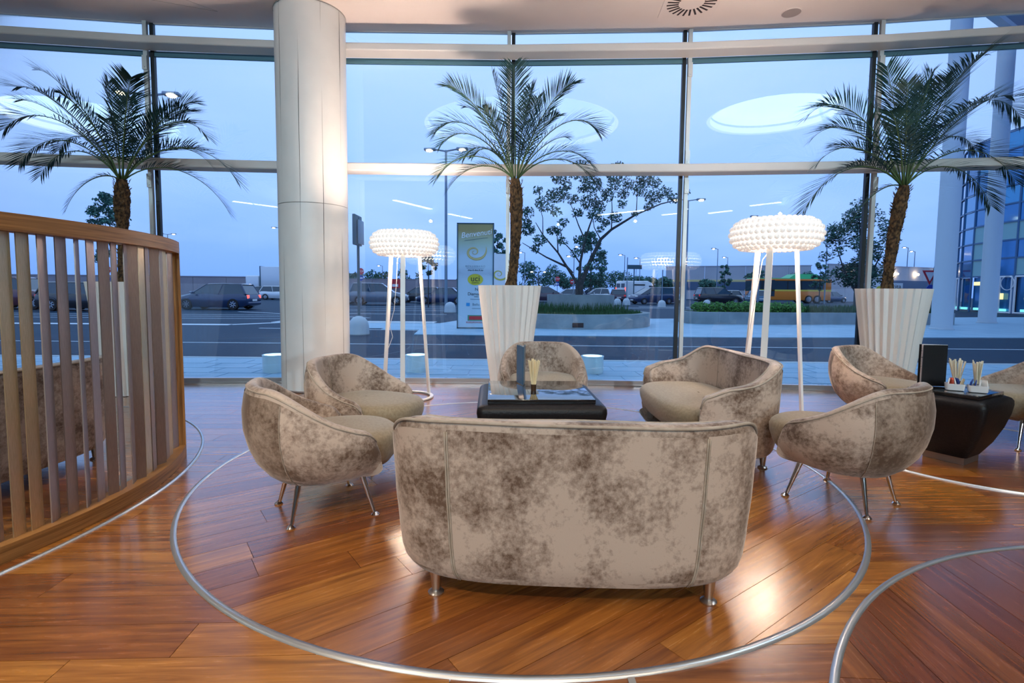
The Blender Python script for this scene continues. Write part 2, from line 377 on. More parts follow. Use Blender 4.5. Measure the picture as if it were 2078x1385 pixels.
# ------------------------------------------------------------------ ceiling with round light coves
bm = bmesh.new()
def ring_edges(pts):
    vs = [bm.verts.new(p) for p in pts]
    for i in range(len(vs)): bm.edges.new((vs[i], vs[(i + 1) % len(vs)]))
cpl = [(-SIDE, BACK), (SIDE, BACK)] + [(x, wy(x, -.008)) for x in [SIDE - i * (2 * SIDE) / 40 for i in range(41)]]
ring_edges([(p[0], p[1], CEIL) for p in cpl])
for (x, y, r) in COVES: ring_edges([(x + r * math.cos(2 * PI * j / 64), y + r * math.sin(2 * PI * j / 64), CEIL) for j in range(64)])
bmesh.ops.triangle_fill(bm, use_beauty=True, use_dissolve=False, edges=bm.edges[:])
me = bpy.data.meshes.new('ceiling'); bm.to_mesh(me); bm.free()
mbx = MB()
for (x, y, r) in COVES: mbx.lathe([(r, CEIL), (r, CEIL + .3), (.001, CEIL + .3)], (x, y, 0), 64)
mbx.prism(cpl, CEIL + .34, CEIL + .5)
n0 = len(me.vertices); vs = [tuple(v.co) for v in me.vertices] + mbx.v; fs = [tuple(p.vertices) for p in me.polygons] + [tuple(i + n0 for i in f) for f in mbx.f]
me2 = bpy.data.meshes.new('ceiling'); me2.from_pydata(vs, [], fs); me2.update()
ceiling = link('ceiling', me2, 'ceiling_plaster'); ceiling['kind'] = 'structure'
for i, (x, y, r) in enumerate(COVES):
    put(MB().lathe([(r - .005, CEIL + .02), (r - .06, CEIL + .02), (r - .06, CEIL + .12), (r - .005, CEIL + .12)], (x, y, 0), 64), 'cove_strip_light', 'cove_strip', ceiling)
# hairline ceiling joints near the column
mb = MB(); mb.tube([(-5.3, 5.35, CEIL - .0005), (-3.35, 6.1, CEIL - .0005), (-3.9, 5.5, CEIL - .0005)], .0016, 4)
put(mb, 'ceiling_joint', 'panel_joint', ceiling)
# swirl air diffuser
vent = thing('air_diffuser', 'square white ceiling air diffuser with a ring of dark radial slots', 'air vent', (1.90, 5.82, CEIL), math.radians(-4))
put(MB().rbox((0, 0, -.006), (.60, .60, .012), .004), 'plate', 'ceiling_plaster', vent)
for j in range(24):
    a = 2 * PI * j / 24
    put(MB().box((math.cos(a) * .195 - math.sin(a) * .02, math.sin(a) * .195 + math.cos(a) * .02, -.0135), (.125, .020, .003), a + .12), 'slot', 'vent_dark', vent)
sp_ob = thing('ceiling_speaker', 'round grey ceiling speaker beside the square air diffuser', 'speaker', (3.075, 6.015, CEIL))
put(MB().lathe([(.105, 0), (.105, -.006), (.098, -.008)], (0, 0, 0), 40), 'rim', 'ceiling_plaster', sp_ob, True)
put(MB().lathe([(.098, -.007), (.05, -.010), (.0005, -.011)], (0, 0, 0), 40), 'grille', 'speaker_grille', sp_ob, True)
# ceiling tube lights deeper in the room
for (a, b) in (((-3.87, -5.05), (-2.85, -6.99)), ((-2.3, -8.17), (-1.46, -9.5)), ((2.0, -8.36), (3.64, -7.17)), ((4.54, -8.42), (5.29, -7.83)), ((5.69, -6.8), (6.52, -6.14)), ((-8.2, -6.5), (-7.0, -7.6))):
    dx, dy = b[0] - a[0], b[1] - a[1]; l_ = math.hypot(dx, dy)
    t_ = thing('ceiling_tube_light', 'long white tube light on the ceiling behind the seating', 'ceiling light', ((a[0] + b[0]) / 2, (a[1] + b[1]) / 2, CEIL), math.atan2(dy, dx), 'ceiling tube lights')
    put(MB().box((0, 0, -.02), (l_, .16, .04)), 'housing', 'white_plastic', t_); put(MB().box((0, 0, -.05), (l_ * .98, .13, .02)), 'diffuser', 'strip_tube', t_)
# walls out of view
struct(MB().b2(-SIDE - .2, SIDE + .2, BACK - .2, BACK, -.2, CEIL + .4), 'wall_back', 'back_wall')
struct(MB().b2(-SIDE - .2, -SIDE, BACK, wy(-SIDE) + .1, -.2, CEIL + .4), 'wall_left', 'back_wall')
struct(MB().b2(SIDE, SIDE + .2, BACK, wy(SIDE) + .1, -.2, CEIL + .4), 'wall_right', 'back_wall')

# ------------------------------------------------------------------ glass facade
COLX, COLY, COLR = -2.335, 6.17, .385
wi = 0
for i in range(len(MUL) - 1):
    xa, xb = MUL[i], MUL[i + 1]
    if xb < -SIDE + .2 or xa > SIDE - .2: continue
    wi += 1
    xa2, xb2 = max(xa, -SIDE), min(xb, SIDE)
    A = Vector((xa2, wy(xa2), 0)); B = Vector((xb2, wy(xb2), 0)); d = (B - A); l_ = d.length; ang = math.atan2(d.y, d.x); mid = (A + B) / 2
    wroot = empty('window_%d' % wi, (mid.x, mid.y, 0), ang); wroot['kind'] = 'structure'
    for (z0, z1) in ((.06, 2.60), (2.60, 3.93), (3.99, CEIL)):
        put(MB().box((0, 0, (z0 + z1) / 2), (l_ - .012, .012, z1 - z0)), 'glass_pane', 'facade_glass', wroot)
    put(MB().box((0, -.004, 3.932), (l_ - .01, .03, .062)), 'pane_head', 'frame_teal', wroot)
    # mullion on the right-hand joint: white post inside, black joint, brackets
    if abs(xb) < SIDE:
        mx_ = l_ / 2; side = 1 if xb > 0 else -1
        post = put(MB().b2(mx_ - .022 + .028 * side, mx_ + .022 + .028 * side, -.075, -.03, .05, CEIL), 'mullion_post', 'mullion_white', wroot)
        for zb in (2.44, 2.78, 3.80):
            put(MB().box((mx_ + .028 * side, -.085, zb), (.052, .03, .16)), 'bracket', 'mullion_white', post)
            put(MB().lathe([(.009, 0), (.009, .008), (.0005, .009)], (mx_ + .028 * side, -.10, zb - .05), 10, M=Matrix.Rotation(PI / 2, 3, 'X')), 'bolt', 'satin_steel', post)
        put(MB().b2(mx_ - .021 - .026 * side, mx_ + .021 - .026 * side, -.03, .02, .05, CEIL), 'black_joint', 'mullion_black', wroot)
def swept(off0, off1, z0, z1, x0=-SIDE, x1=SIDE):
    mb = MB(); xs = [x for x in MUL if x0 < x < x1]; xs = [x0] + xs + [x1]
    prof = [(off0, z0), (off1, z0), (off1, z1), (off0, z1)]; o = 0
    for x in xs:
        # direction from the facade's centre
        a = math.atan2(wy(x) - WCY, x - WCX)
        for (of, z) in prof: mb.v.append((WCX + (WR + of) * math.cos(a), WCY + (WR + of) * math.sin(a), z))
    for i in range(len(xs) - 1):
        for j in range(4): mb.f.append((i * 4 + j, i * 4 + (j + 1) % 4, (i + 1) * 4 + (j + 1) % 4, (i + 1) * 4 + j))
    mb.f.append((0, 1, 2, 3)); n = (len(xs) - 1) * 4; mb.f.append((n, n + 3, n + 2, n + 1)); return mb
for nm, z0, z1, x0, x1 in (('trim_6', 3.945, 4.032, -SIDE, COLX - .2), ('trim_7', 3.945, 4.032, COLX + .2, SIDE), ('trim_8', 2.567, 2.665, -SIDE, COLX - .2), ('trim_9', 2.567, 2.665, COLX + .2, SIDE)):
    mb = swept(-.285, -.055, z0, z1, x0, x1); me = mb.mesh(nm)
    bm = bmesh.new(); bm.from_mesh(me); bmesh.ops.remove_doubles(bm, verts=bm.verts, dist=1e-5); bmesh.ops.recalc_face_normals(bm, faces=bm.faces); bm.to_mesh(me); bm.free()
    b = link(nm, me, 'beam_white'); b['kind'] = 'structure'
    md = b.modifiers.new('bevel', 'BEVEL'); md.width = .016; md.segments = 3; md.limit_method = 'ANGLE'
struct(swept(-.06, .02, -.02, .058), 'trim_10', 'sill_metal')
struct(swept(-.10, -.06, -.02, .012), 'trim_11', 'sill_metal')
# ceiling fascia bead at the glass head
struct(swept(-.02, .02, CEIL - .004, CEIL + .36), 'trim_12', 'ceiling_plaster')

# ------------------------------------------------------------------ round column, clad in curved panels
colm = thing('column', 'thick round white column clad in tall curved panels at the window', 'column', (COLX, COLY, 0))
put(MB().lathe([(COLR - .012, 0), (COLR - .012, CEIL)], (0, 0, 0), 64), 'core', 'panel_joint', colm, True)
ZJ = 2.12
for (z0, z1) in ((0.0, ZJ - .003), (ZJ + .003, CEIL - .004)):
    for j in range(10):
        a0 = 2 * PI * j / 10 - .31 + .004; a1 = 2 * PI * (j + 1) / 10 - .31 - .004
        mb = MB(); nseg, nz = 8, 14; o = 0; rj = random.Random(j * 7 + int(z0 * 10))
        for k in range(nz + 1):
            z = z0 + (z1 - z0) * k / nz
            wv = .006 * math.sin(z * 2.1 + j * 1.7) + .003 * math.sin(z * 5.3 + j)
            for q in range(nseg + 1):
                t_ = q / nseg; an = a0 + (a1 - a0) * t_; edge = wv if 0 < 1 else 0
                r_ = COLR + .0016 * math.sin(PI * t_)
                mb.v.append((r_ * math.cos(an + edge), r_ * math.sin(an + edge), z))
        for k in range(nz):
            for q in range(nseg):
                A = k * (nseg + 1) + q; mb.f.append((A, A + 1, A + nseg + 2, A + nseg + 1))
        put(mb, 'cladding_panel', 'white_lacquer', colm, 'all')
put(MB().lathe([(COLR + .012, 0), (COLR + .012, .015), (COLR + .001, .02)], (0, 0, 0), 64), 'base_ring', 'sill_metal', colm, True)
put(MB().lathe([(COLR + .006, CEIL - .012), (COLR + .006, CEIL)], (0, 0, 0), 64), 'top_ring', 'panel_joint', colm, True)
# ------------------------------------------------------------------ upholstered seats
def outline(th, a, b, e):
    c, s = math.cos(th), math.sin(th)
    return (-a * math.copysign(abs(c) ** e, c), b * math.copysign(abs(s) ** e, s))
SEATS = {}
def make_seat(kind):
    if kind == 'chair':
        a, b, e, thm = .375, .385, .92, math.radians(122); zb, hb, hf, wth = .205, .680, .455, .055
        prof = [(0, .60), (.04, .68), (.12, .78), (.25, .885), (.4, .955), (.58, 1.0), (.75, 1.005), (.9, .98), (1, .955)]
        seams = [math.radians(48)]; seat_z, tdn = .415, math.radians(17)
        nT = 56
    else:
        a, b, e, thm = .385, .712, .55, math.radians(118); zb, hb, hf, wth = .088, .692, .49, .085
        prof = [(0, .86), (.02, .90), (.06, .93), (.14, .95), (.3, .965), (.6, .985), (.97, 1.0), (1, .995)]
        seams = [math.radians(27)]; seat_z, tdn = .385, math.radians(9)
        nT = 84
    def sprof(t_):
        for i in range(len(prof) - 1):
            if t_ <= prof[i + 1][0]:
                u = (t_ - prof[i][0]) / (prof[i + 1][0] - prof[i][0]); u = u * .5 + .5 * (u * u * (3 - 2 * u))
                return prof[i][1] + (prof[i + 1][1] - prof[i][1]) * u
        return prof[-1][1]
    def zr(th):
        h = hb + (hf - hb) * sm(math.radians(30 if kind == 'chair' else 48), math.radians(116), abs(th))
        d = thm - abs(th)
        if d < tdn:
            u = 1 - max(d, 0) / tdn; h = (zb + .10) + (h - zb - .10) * math.sqrt(max(0, 1 - u ** 2.6))
        return h
    ths = []
    for i in range(nT + 1):
        u = -1 + 2 * i / nT; ths.append(thm * (u * .75 + .25 * math.copysign(abs(u) ** .5, u) if kind == 'chair' else u))
    def outer(th, t_, grow=0.):
        x, y = outline(th, a, b, e); s_ = sprof(t_); z = zb + (zr(th) - zb) * t_
        l_ = math.hypot(x, y); k = s_ * (1 + grow / l_)
        sag = 0.004 * math.sin(th * 5) if t_ > .9 else 0
        return Vector((x * k, y * k, z + (sag if kind != 'chair' else 0)))
    def inner(th, t_):
        x, y = outline(th, a, b, e); l_ = math.hypot(x, y); top = zr(th); z0 = min(seat_z - .06, top - .02)
        k = (sprof(1.) - wth / l_) - .10 * (1 - t_) * (1 if kind == 'chair' else .5)
        return Vector((x * k, y * k, z0 + (top - z0) * t_))
    root = empty('armchair' if kind == 'chair' else 'loveseat')
    ts = [0, .02, .05, .1, .17, .26, .37, .5, .63, .75, .86, .94, .985]
    rim = []
    mb = MB(); cols = []
    for th in ths:
        col_ = [outer(th, t_) for t_ in ts]
        pO = outer(th, 1.); pI = inner(th, 1.)
        # rim roll
        if kind == 'chair':
            for k in range(1, 6):
                u = k / 6; p = pO.lerp(pI, .5 - .5 * math.cos(PI * u)); p.z += .020 * math.sin(PI * u); col_.append(p)
        else:
            for u, dz in ((.06, .006), (.12, .010), (.5, .013), (.88, .010), (.94, .006)):
                p = pO.lerp(pI, u); p.z += dz; col_.append(p)
        for t_ in (.985, .9, .7, .45, .2, 0): col_.append(inner(th, t_))
        cols.append(col_)
    n = len(cols[0])
    for c_ in cols: mb.v += [tuple(p) for p in c_]
    for i in range(len(cols) - 1):
        for j in range(n - 1): mb.f.append((i * n + j, (i + 1) * n + j, (i + 1) * n + j + 1, i * n + j + 1))
    for i in (0, len(cols) - 1):   # arm ends
        lo, hi = 0, n - 1
        while hi - lo >= 2:
            f = (i * n + lo, i * n + lo + 1, i * n + hi - 1, i * n + hi); mb.f.append(f if i else f[::-1]); lo += 1; hi -= 1
    # base pan
    o0 = len(mb.v); K = 48
    for k in range(K):
        th = -PI + 2 * PI * k / K; x, y = outline(th, a, b, e); s_ = sprof(0.); mb.v.append((x * s_ * (.99 if x < 0 else .93), y * s_ * .99, zb))
    for k in range(K):
        th = -PI + 2 * PI * k / K; x, y = outline(th, a, b, e); s_ = sprof(.12); mb.v.append((x * s_ * (.93 if x < 0 else 1.), y * s_ * .93, zb + .07))
    mb.f.append(tuple(o0 + k for k in range(K)))
    for k in range(K): mb.f.append((o0 + k, o0 + K + k, o0 + K + (k + 1) % K, o0 + (k + 1) % K))
    put(mb, 'shell', 'velvet', root, 'all')
    # outer cover panels between the seams
    sA = seams[0]; rngs = [('side_panel', -thm * .985, -sA, 'velvet'), ('back_panel', -sA, sA, 'velvet_dark' if kind == 'chair' else 'velvet'), ('side_panel', sA, thm * .985, 'velvet')]
    for nm, t0, t1, mt in rngs:
        mb = MB(); nn = 26; tt = [.012 + .95 * k / 14 for k in range(15)]
        for i in range(nn + 1):
            th = t0 + (t1 - t0) * i / nn; g = .0015 + .004 * max(0., math.sin(PI * i / nn)) ** .4
            for t_ in tt: mb.v.append(tuple(outer(th, t_, g)))
        q = len(tt)
        for i in range(nn):
            for j in range(q - 1): mb.f.append((i * q + j, (i + 1) * q + j, (i + 1) * q + j + 1, i * q + j + 1))
        put(mb, nm, mt, root, 'all')
    for sgn in (-1, 1):
        for d_ in ((0,) if kind == 'chair' else (-.008, .008)):
            put(MB().tube([outer(sgn * sA + d_, .02 + .93 * k / 20, .004) for k in range(21)], .0022 if kind == 'chair' else .0036, 6), 'seam', 'velvet_pipe', root, 'all')
    put(MB().tube([outer(th, 1., .001) + Vector((0, 0, .002 if kind == 'chair' else .006)) for th in ths[1:-1]], .0042 if kind == 'chair' else .0065, 6), 'rim_piping', 'velvet_pipe', root, 'all')
    if kind != 'chair':
        put(MB().tube([inner(th, 1.) + Vector((0, 0, .006)) for th in ths[2:-2]], .0055, 6), 'rim_piping', 'velvet_pipe', root, 'all')
    # back cushion seams inside
    for th in ((0., ) if kind == 'chair' else (-.45, .45)):
        put(MB().tube([inner(th, .15 + .8 * k / 12) * 1.0 + Vector((.003, 0, 0)) for k in range(13)], .002, 5), 'inner_seam', 'velvet_pipe', root, 'all')
    # seat
    bx = b - wth - .035 if kind == 'chair' else b - wth - .02
    mb = MB(); K = 56
    rings = [(seat_z - .17, .86), (seat_z - .13, .94), (seat_z - .07, .99), (seat_z - .03, 1.0), (seat_z - .008, .975), (seat_z + .008, .93), (seat_z + .017, .8), (seat_z + .022, .5), (seat_z + .024, .02)]
    for z, f in rings:
        for k in range(K):
            th = 2 * PI * k / K; c, s = math.cos(th), math.sin(th); ee = .8 if kind == 'chair' else .55
            x = math.copysign(abs(c) ** ee, c); y = math.copysign(abs(s) ** ee, s)
            x = x * (.40 if x > 0 else .30) if kind == 'chair' else x * (.385 if x > 0 else .29)
            if kind != 'chair' and x > 0: x *= 1 - .16 * abs(y) ** 3
            mb.v.append((x * f, y * bx * f, z))
    for i in range(len(rings) - 1):
        for k in range(K): mb.f.append((i * K + k, i * K + (k + 1) % K, (i + 1) * K + (k + 1) % K, (i + 1) * K + k))
    mb.f.append(tuple(range(K))[::-1])
    st = put(mb, 'seat_cushion', 'seat_cloth', root, 'all')
    pts = []
    for k in range(K):
        pts.append(Vector(mb.v[5 * K + k]) + Vector((0, 0, -.004)))
    put(MB().tube(pts, .003, 5, closed=True), 'seat_piping', 'seat_cloth', st, 'all')
    # legs
    if kind == 'chair':
        for (fx, fy) in ((-.20, .175), (-.20, -.175), (.20, .2375), (.20, -.2375)):
            lg = put(MB().tube([(fx * .72, fy * .72, zb + .03), (fx * .98, fy * .98, .012)], [.0165, .0085], 14), 'leg', 'chrome', root, True)
            put(MB().lathe([(.0005, 0), (.021, 0), (.022, .004), (.014, .012), (.006, .018)], (fx, fy, 0), 18), 'foot', 'chrome', lg, True)
    else:
        for (fx, fy) in ((-.25, .52), (-.25, -.52), (.22, .50), (.22, -.50)):
            lg = put(MB().lathe([(.015, .012), (.019, .05), (.028, .13)], (fx, fy, 0), 18), 'leg', 'satin_steel', root, True)
            put(MB().lathe([(.0005, 0), (.030, 0), (.031, .006), (.022, .013), (.012, .015)], (fx, fy, 0), 18), 'foot', 'satin_steel', lg, True)
    return root
def place_seat(kind, loc, deg, label, group):
    if kind not in SEATS: SEATS[kind] = o = make_seat(kind)
    else: o = copy_tree(SEATS[kind])
    o.location = (loc[0], loc[1], .001); o.rotation_euler = (0, 0, math.radians(deg))
    tag(o, label, 'armchair' if kind == 'chair' else 'sofa', group)
    return o
GA, GS = 'velvet tub armchairs', 'velvet two-seat sofas'
place_seat('sofa', (.245, 2.165), 87.5, 'taupe crushed velvet two-seat sofa in the foreground with its back to us', GS)
place_seat('sofa', (1.43, 3.93), 181, 'taupe velvet two-seat sofa right of the coffee table seen from its arm', GS)
place_seat('sofa', (-3.12, 2.97), 176, 'velvet two-seat sofa behind the slatted wooden screen', GS)
place_seat('chair', (-1.0, 2.72), 33, 'round velvet tub armchair left of the foreground sofa, nearest the slatted screen', GA)
place_seat('chair', (-1.0, 3.53), -18, 'velvet tub armchair between the floor lamp and the front left armchair', GA)
place_seat('chair', (.27, 4.50), -91, 'velvet tub armchair facing us behind the square coffee table', GA)
place_seat('chair', (1.90, 2.90), 123, 'velvet tub armchair at right turned away from us on thin chrome legs', GA)
place_seat('chair', (3.17, 4.42), -58, 'velvet tub armchair in front of the right palm planter', GA)
place_seat('chair', (4.08, 4.05), 168, 'velvet tub armchair cut off by the right edge behind the black side table', GA)

# ------------------------------------------------------------------ tables
def tub_table(root, w, h, wb, plinth_h, over):
    # soft-edged body that swells under the top and tapers to a plinth
    def ring(hw, z, r):
        pts = []
        for q in range(4):
            cx = (hw - r) * (1 if q in (0, 3) else -1); cy = (hw - r) * (1 if q < 2 else -1)
            for k in range(7):
                an = q * PI / 2 + PI / 2 * k / 6; pts.append((cx + r * math.cos(an), cy + r * math.sin(an), z))
        return pts
    hw = w / 2; ht = h - .028
    prof = [(wb / 2, plinth_h), (wb / 2 + (hw - wb / 2) * .42, plinth_h + (ht - plinth_h) * .22), (wb / 2 + (hw - wb / 2) * .74, plinth_h + (ht - plinth_h) * .48), (wb / 2 + (hw - wb / 2) * .94, plinth_h + (ht - plinth_h) * .72),
            (hw, plinth_h + (ht - plinth_h) * .86), (hw * .995, ht - .03), (hw - .012, ht - .012), (hw - .035, ht - .001), (hw - over, ht)]
    mb = MB(); R = [ring(a_, z, min(.045, a_ * .25)) for a_, z in prof]; n = len(R[0])
    for r_ in R: mb.v += r_
    for i in range(len(R) - 1):
        for k in range(n): mb.f.append((i * n + k, i * n + (k + 1) % n, (i + 1) * n + (k + 1) % n, (i + 1) * n + k))
    mb.f.append(tuple(range(n))[::-1]); mb.f.append(tuple((len(R) - 1) * n + k for k in range(n)))
    put(mb, 'body', 'black_leather', root, True)
    put(MB().rbox((0, 0, h - .014), (w - 2 * over, w - 2 * over, .028), .003), 'glass_top', 'black_glass', root, True)
    put(MB().box((0, 0, plinth_h / 2), (wb * .92, wb * .92, plinth_h)), 'plinth', 'plinth_steel', root)
ct = thing('coffee_table', 'square black coffee table with gloss glass top and rounded leather edge', 'table', (.185, 3.66, .001), math.radians(2))
tub_table(ct, .84, .47, .52, .04, .07)
stb = thing('side_table', 'boat-shaped black side table tapering to a steel plinth at right', 'table', (3.15, 3.655, .001), math.radians(30))
tub_table(stb, .52, .50, .26, .05, .055)

# ------------------------------------------------------------------ things on the tables
def menu(loc, rz, label, cover, h, w, spread):
    t_ = thing('menu', label, 'menu', loc, rz)
    for sg, nm in ((1, 'cover'), (-1, 'cover')):
        M = Matrix.Rotation(sg * spread, 3, 'Z')
        mb = MB(); mb.box(M @ Vector((w / 2, 0, h / 2)), (w, .006, h), M=M); put(mb, nm, cover, t_)
    M = Matrix.Rotation(spread * .45, 3, 'Z'); put(MB().box(M @ Vector((w * .47, 0, h / 2 + .004)), (w * .94, .002, h * .99), M=M), 'page', 'menu_page', t_)
    M = Matrix.Rotation(-spread * .45, 3, 'Z'); put(MB().box(M @ Vector((w * .47, 0, h / 2 + .004)), (w * .94, .002, h * .99), M=M), 'page', 'menu_page', t_)
    return t_
menu((.085, 3.80, .4735), math.radians(95), 'dark blue menu standing upright on the coffee table', 'menu_blue', .285, .16, math.radians(11))
def straws(loc, label, material, n, rad, h, lean, seed, group=None):
    r_ = random.Random(seed); t_ = thing('straw_bundle', label, 'straws', loc, 0, group)
    put(MB().lathe([(.0005, 0), (.018, 0), (.021, .045), (.018, .045), (.016, .006), (.0005, .006)], (0, 0, 0), 20), 'holder', 'holder_brown', t_, True)
    for i in range(n):
        an = r_.uniform(0, 2 * PI); q = math.sqrt(r_.random()) * .011; x0, y0 = q * math.cos(an), q * math.sin(an); k = rad / .011
        l_ = h * r_.uniform(.93, 1.04); tip = Vector((x0 * k + lean[0], y0 * k + lean[1], l_)); b0 = Vector((x0, y0, .01)); d = (tip - b0)
        M = d.to_track_quat('Z', 'Y').to_matrix() @ Matrix.Rotation(r_.uniform(0, 3), 3, 'Z')
        put(MB().box((b0 + tip) / 2, (.0085, .0035, d.length), M=M), 'straw', material, t_)
    return t_
straws((.155, 3.62, .4715), 'fan of cream paper straws in a small brown cup on the coffee table', 'straw_paper', 26, .048, .215, (0, 0), 3)
menu((3.155, 3.745, .5035), math.radians(165), 'black folded menu standing open on the right side table', 'menu_black', .30, .165, math.radians(11))
straws((3.235, 3.74, .5015), 'leaning fan of pale paper straws behind the left sugar bowl', 'straw_pale', 24, .055, .20, (.0, .0), 8, 'straw fans on the side table')
straws((3.275, 3.62, .5015), 'upright fan of pale paper straws right of the sugar bowls', 'straw_pale', 22, .042, .20, (.0, .0), 9, 'straw fans on the side table')
def sugar(loc, rz, label, mats_, seed):
    r_ = random.Random(seed); t_ = thing('sugar_bowl', label, 'bowl', loc, rz, 'sugar bowls on the side table')
    def rr(hx, hy, z, r): 
        out = []
        for q in range(4):
            cx = (hx - r) * (1 if q in (0, 3) else -1); cy = (hy - r) * (1 if q < 2 else -1)
            for k in range(5): an = q * PI / 2 + PI / 2 * k / 4; out.append((cx + r * math.cos(an), cy + r * math.sin(an), z))
        return out
    R = [rr(.040, .026, 0, .012), rr(.050, .036, .006, .015), rr(.054, .040, .05, .016), rr(.049, .035, .05, .013), rr(.045, .031, .01, .012)]; mb = MB(); n = len(R[0])
    for q in R: mb.v += q
    for i in range(len(R) - 1):
        for k in range(n): mb.f.append((i * n + k, i * n + (k + 1) % n, (i + 1) * n + (k + 1) % n, (i + 1) * n + k))
    mb.f.append(tuple(range(n))[::-1]); mb.f.append(tuple((len(R) - 1) * n + k for k in range(n)))
    put(mb, 'bowl', 'porcelain', t_, True)
    for i, mt in enumerate(mats_):
        same = [k for k, q in enumerate(mats_) if q == mt]; place = '' if len(same) == 1 else (' on the side nearer the menu' if i == same[0] else ' on the side farther from the menu')
        s = thing('sugar_sachet', {'sachet_white': 'white', 'sachet_blue': 'blue', 'sachet_red': 'red printed', 'sachet_tan': 'tan'}[mt] + ' paper sugar sachet in the ' + ('left' if seed == 1 else 'right') + ' sugar bowl' + place, 'sachet', (0, 0, 0), 0, 'sugar sachets')
        p = Matrix.Rotation(rz, 3, 'Z') @ Vector((-.036 + .072 * i / max(1, len(mats_) - 1), r_.uniform(-.01, .01), .052)) + Vector(loc)
        s.location = p; s.rotation_euler = (r_.uniform(-.25, .25), r_.uniform(-.3, .3), rz + PI / 2 + r_.uniform(-.5, .5))
        put(MB().rbox((0, 0, 0), (.046, .007, .062), .0025), 'packet', mt, s, True)
        put(MB().box((0, 0, .033), (.046, .0018, .008)), 'crimp', mt, s)
sugar((3.10, 3.60, .5015), math.radians(-30), 'left white porcelain sugar bowl full of sachets on the side table', ['sachet_white', 'sachet_red', 'sachet_white', 'sachet_blue', 'sachet_tan'], 1)
sugar((3.195, 3.525, .5015), math.radians(-30), 'right white porcelain sugar bowl with blue and white sachets', ['sachet_blue', 'sachet_blue', 'sachet_white', 'sachet_white'], 2)

# ------------------------------------------------------------------ slatted screen on the left
PCX, PCY, PR = -3.98, 2.673, 1.905
scr = thing('slatted_screen', 'curved room divider of brushed metal slats between oak rails', 'screen')
A0, A1 = math.radians(-62), math.radians(27.5)
def arcbox(r0, r1, z0, z1, a0, a1, n=56):
    mb = MB()
    for i in range(n + 1):
        a_ = a0 + (a1 - a0) * i / n
        for (r_, z) in ((r0, z0), (r1, z0), (r1, z1), (r0, z1)): mb.v.append((PCX + r_ * math.cos(a_), PCY + r_ * math.sin(a_), z))
    for i in range(n):
        for j in range(4): mb.f.append((i * 4 + j, (i + 1) * 4 + j, (i + 1) * 4 + (j + 1) % 4, i * 4 + (j + 1) % 4))
    mb.f.append((0, 1, 2, 3)); mb.f.append((n * 4, n * 4 + 3, n * 4 + 2, n * 4 + 1)); return mb
put(arcbox(PR - .075, PR + .022, 1.402, 1.478, A0, A1), 'top_rail', 'oak_rail', scr, True)
put(arcbox(PR - .075, PR + .022, .001, .078, A0, A1), 'bottom_rail', 'oak_rail', scr, True)
a_ = A1 + .006
put(MB().box((PCX + (PR - .026) * math.cos(a_), PCY + (PR - .026) * math.sin(a_), .74), (.097, .026, 1.478), a_), 'end_post', 'oak_post', scr)
a_ = A0 - .006
put(MB().box((PCX + (PR - .026) * math.cos(a_), PCY + (PR - .026) * math.sin(a_), .74), (.097, .026, 1.478), a_), 'end_post', 'oak_post', scr)
# (bearing along the arc in degrees, slat turn in degrees, finish)
SL = [(26.0, 68, 0), (20.8, 86, 1), (18.7, 91, 0), (15.2, 60, 0), (12.1, 97, 0), (10.1, 89, 1), (7.4, 66, 0), (5.5, 107, 0), (2.7, 103, 0), (.5, 82, 0), (-2.0, 103, 0), (-4.3, 120, 0), (-6.8, 99, 0), (-9.4, 112, 0), (-11.8, 103, 1), (-14.0, 107, 1), (-16.6, 104, 0), (-19.2, 110, 1), (-22, 98, 0), (-25, 106, 1), (-28, 100, 0), (-31, 95, 0), (-34.5, 108, 1), (-38, 100, 0), (-42, 96, 1), (-46, 104, 0), (-50, 100, 0), (-54, 110, 1), (-58, 100, 0)]
for (bd, tw, fin) in SL:
    a_ = math.radians(bd)
    put(MB().box((PCX + (PR - .03) * math.cos(a_), PCY + (PR - .03) * math.sin(a_), .74), (.062, .005, 1.332), a_ + math.radians(tw)), 'slat', 'slat_bronze' if fin else 'slat_metal', scr)

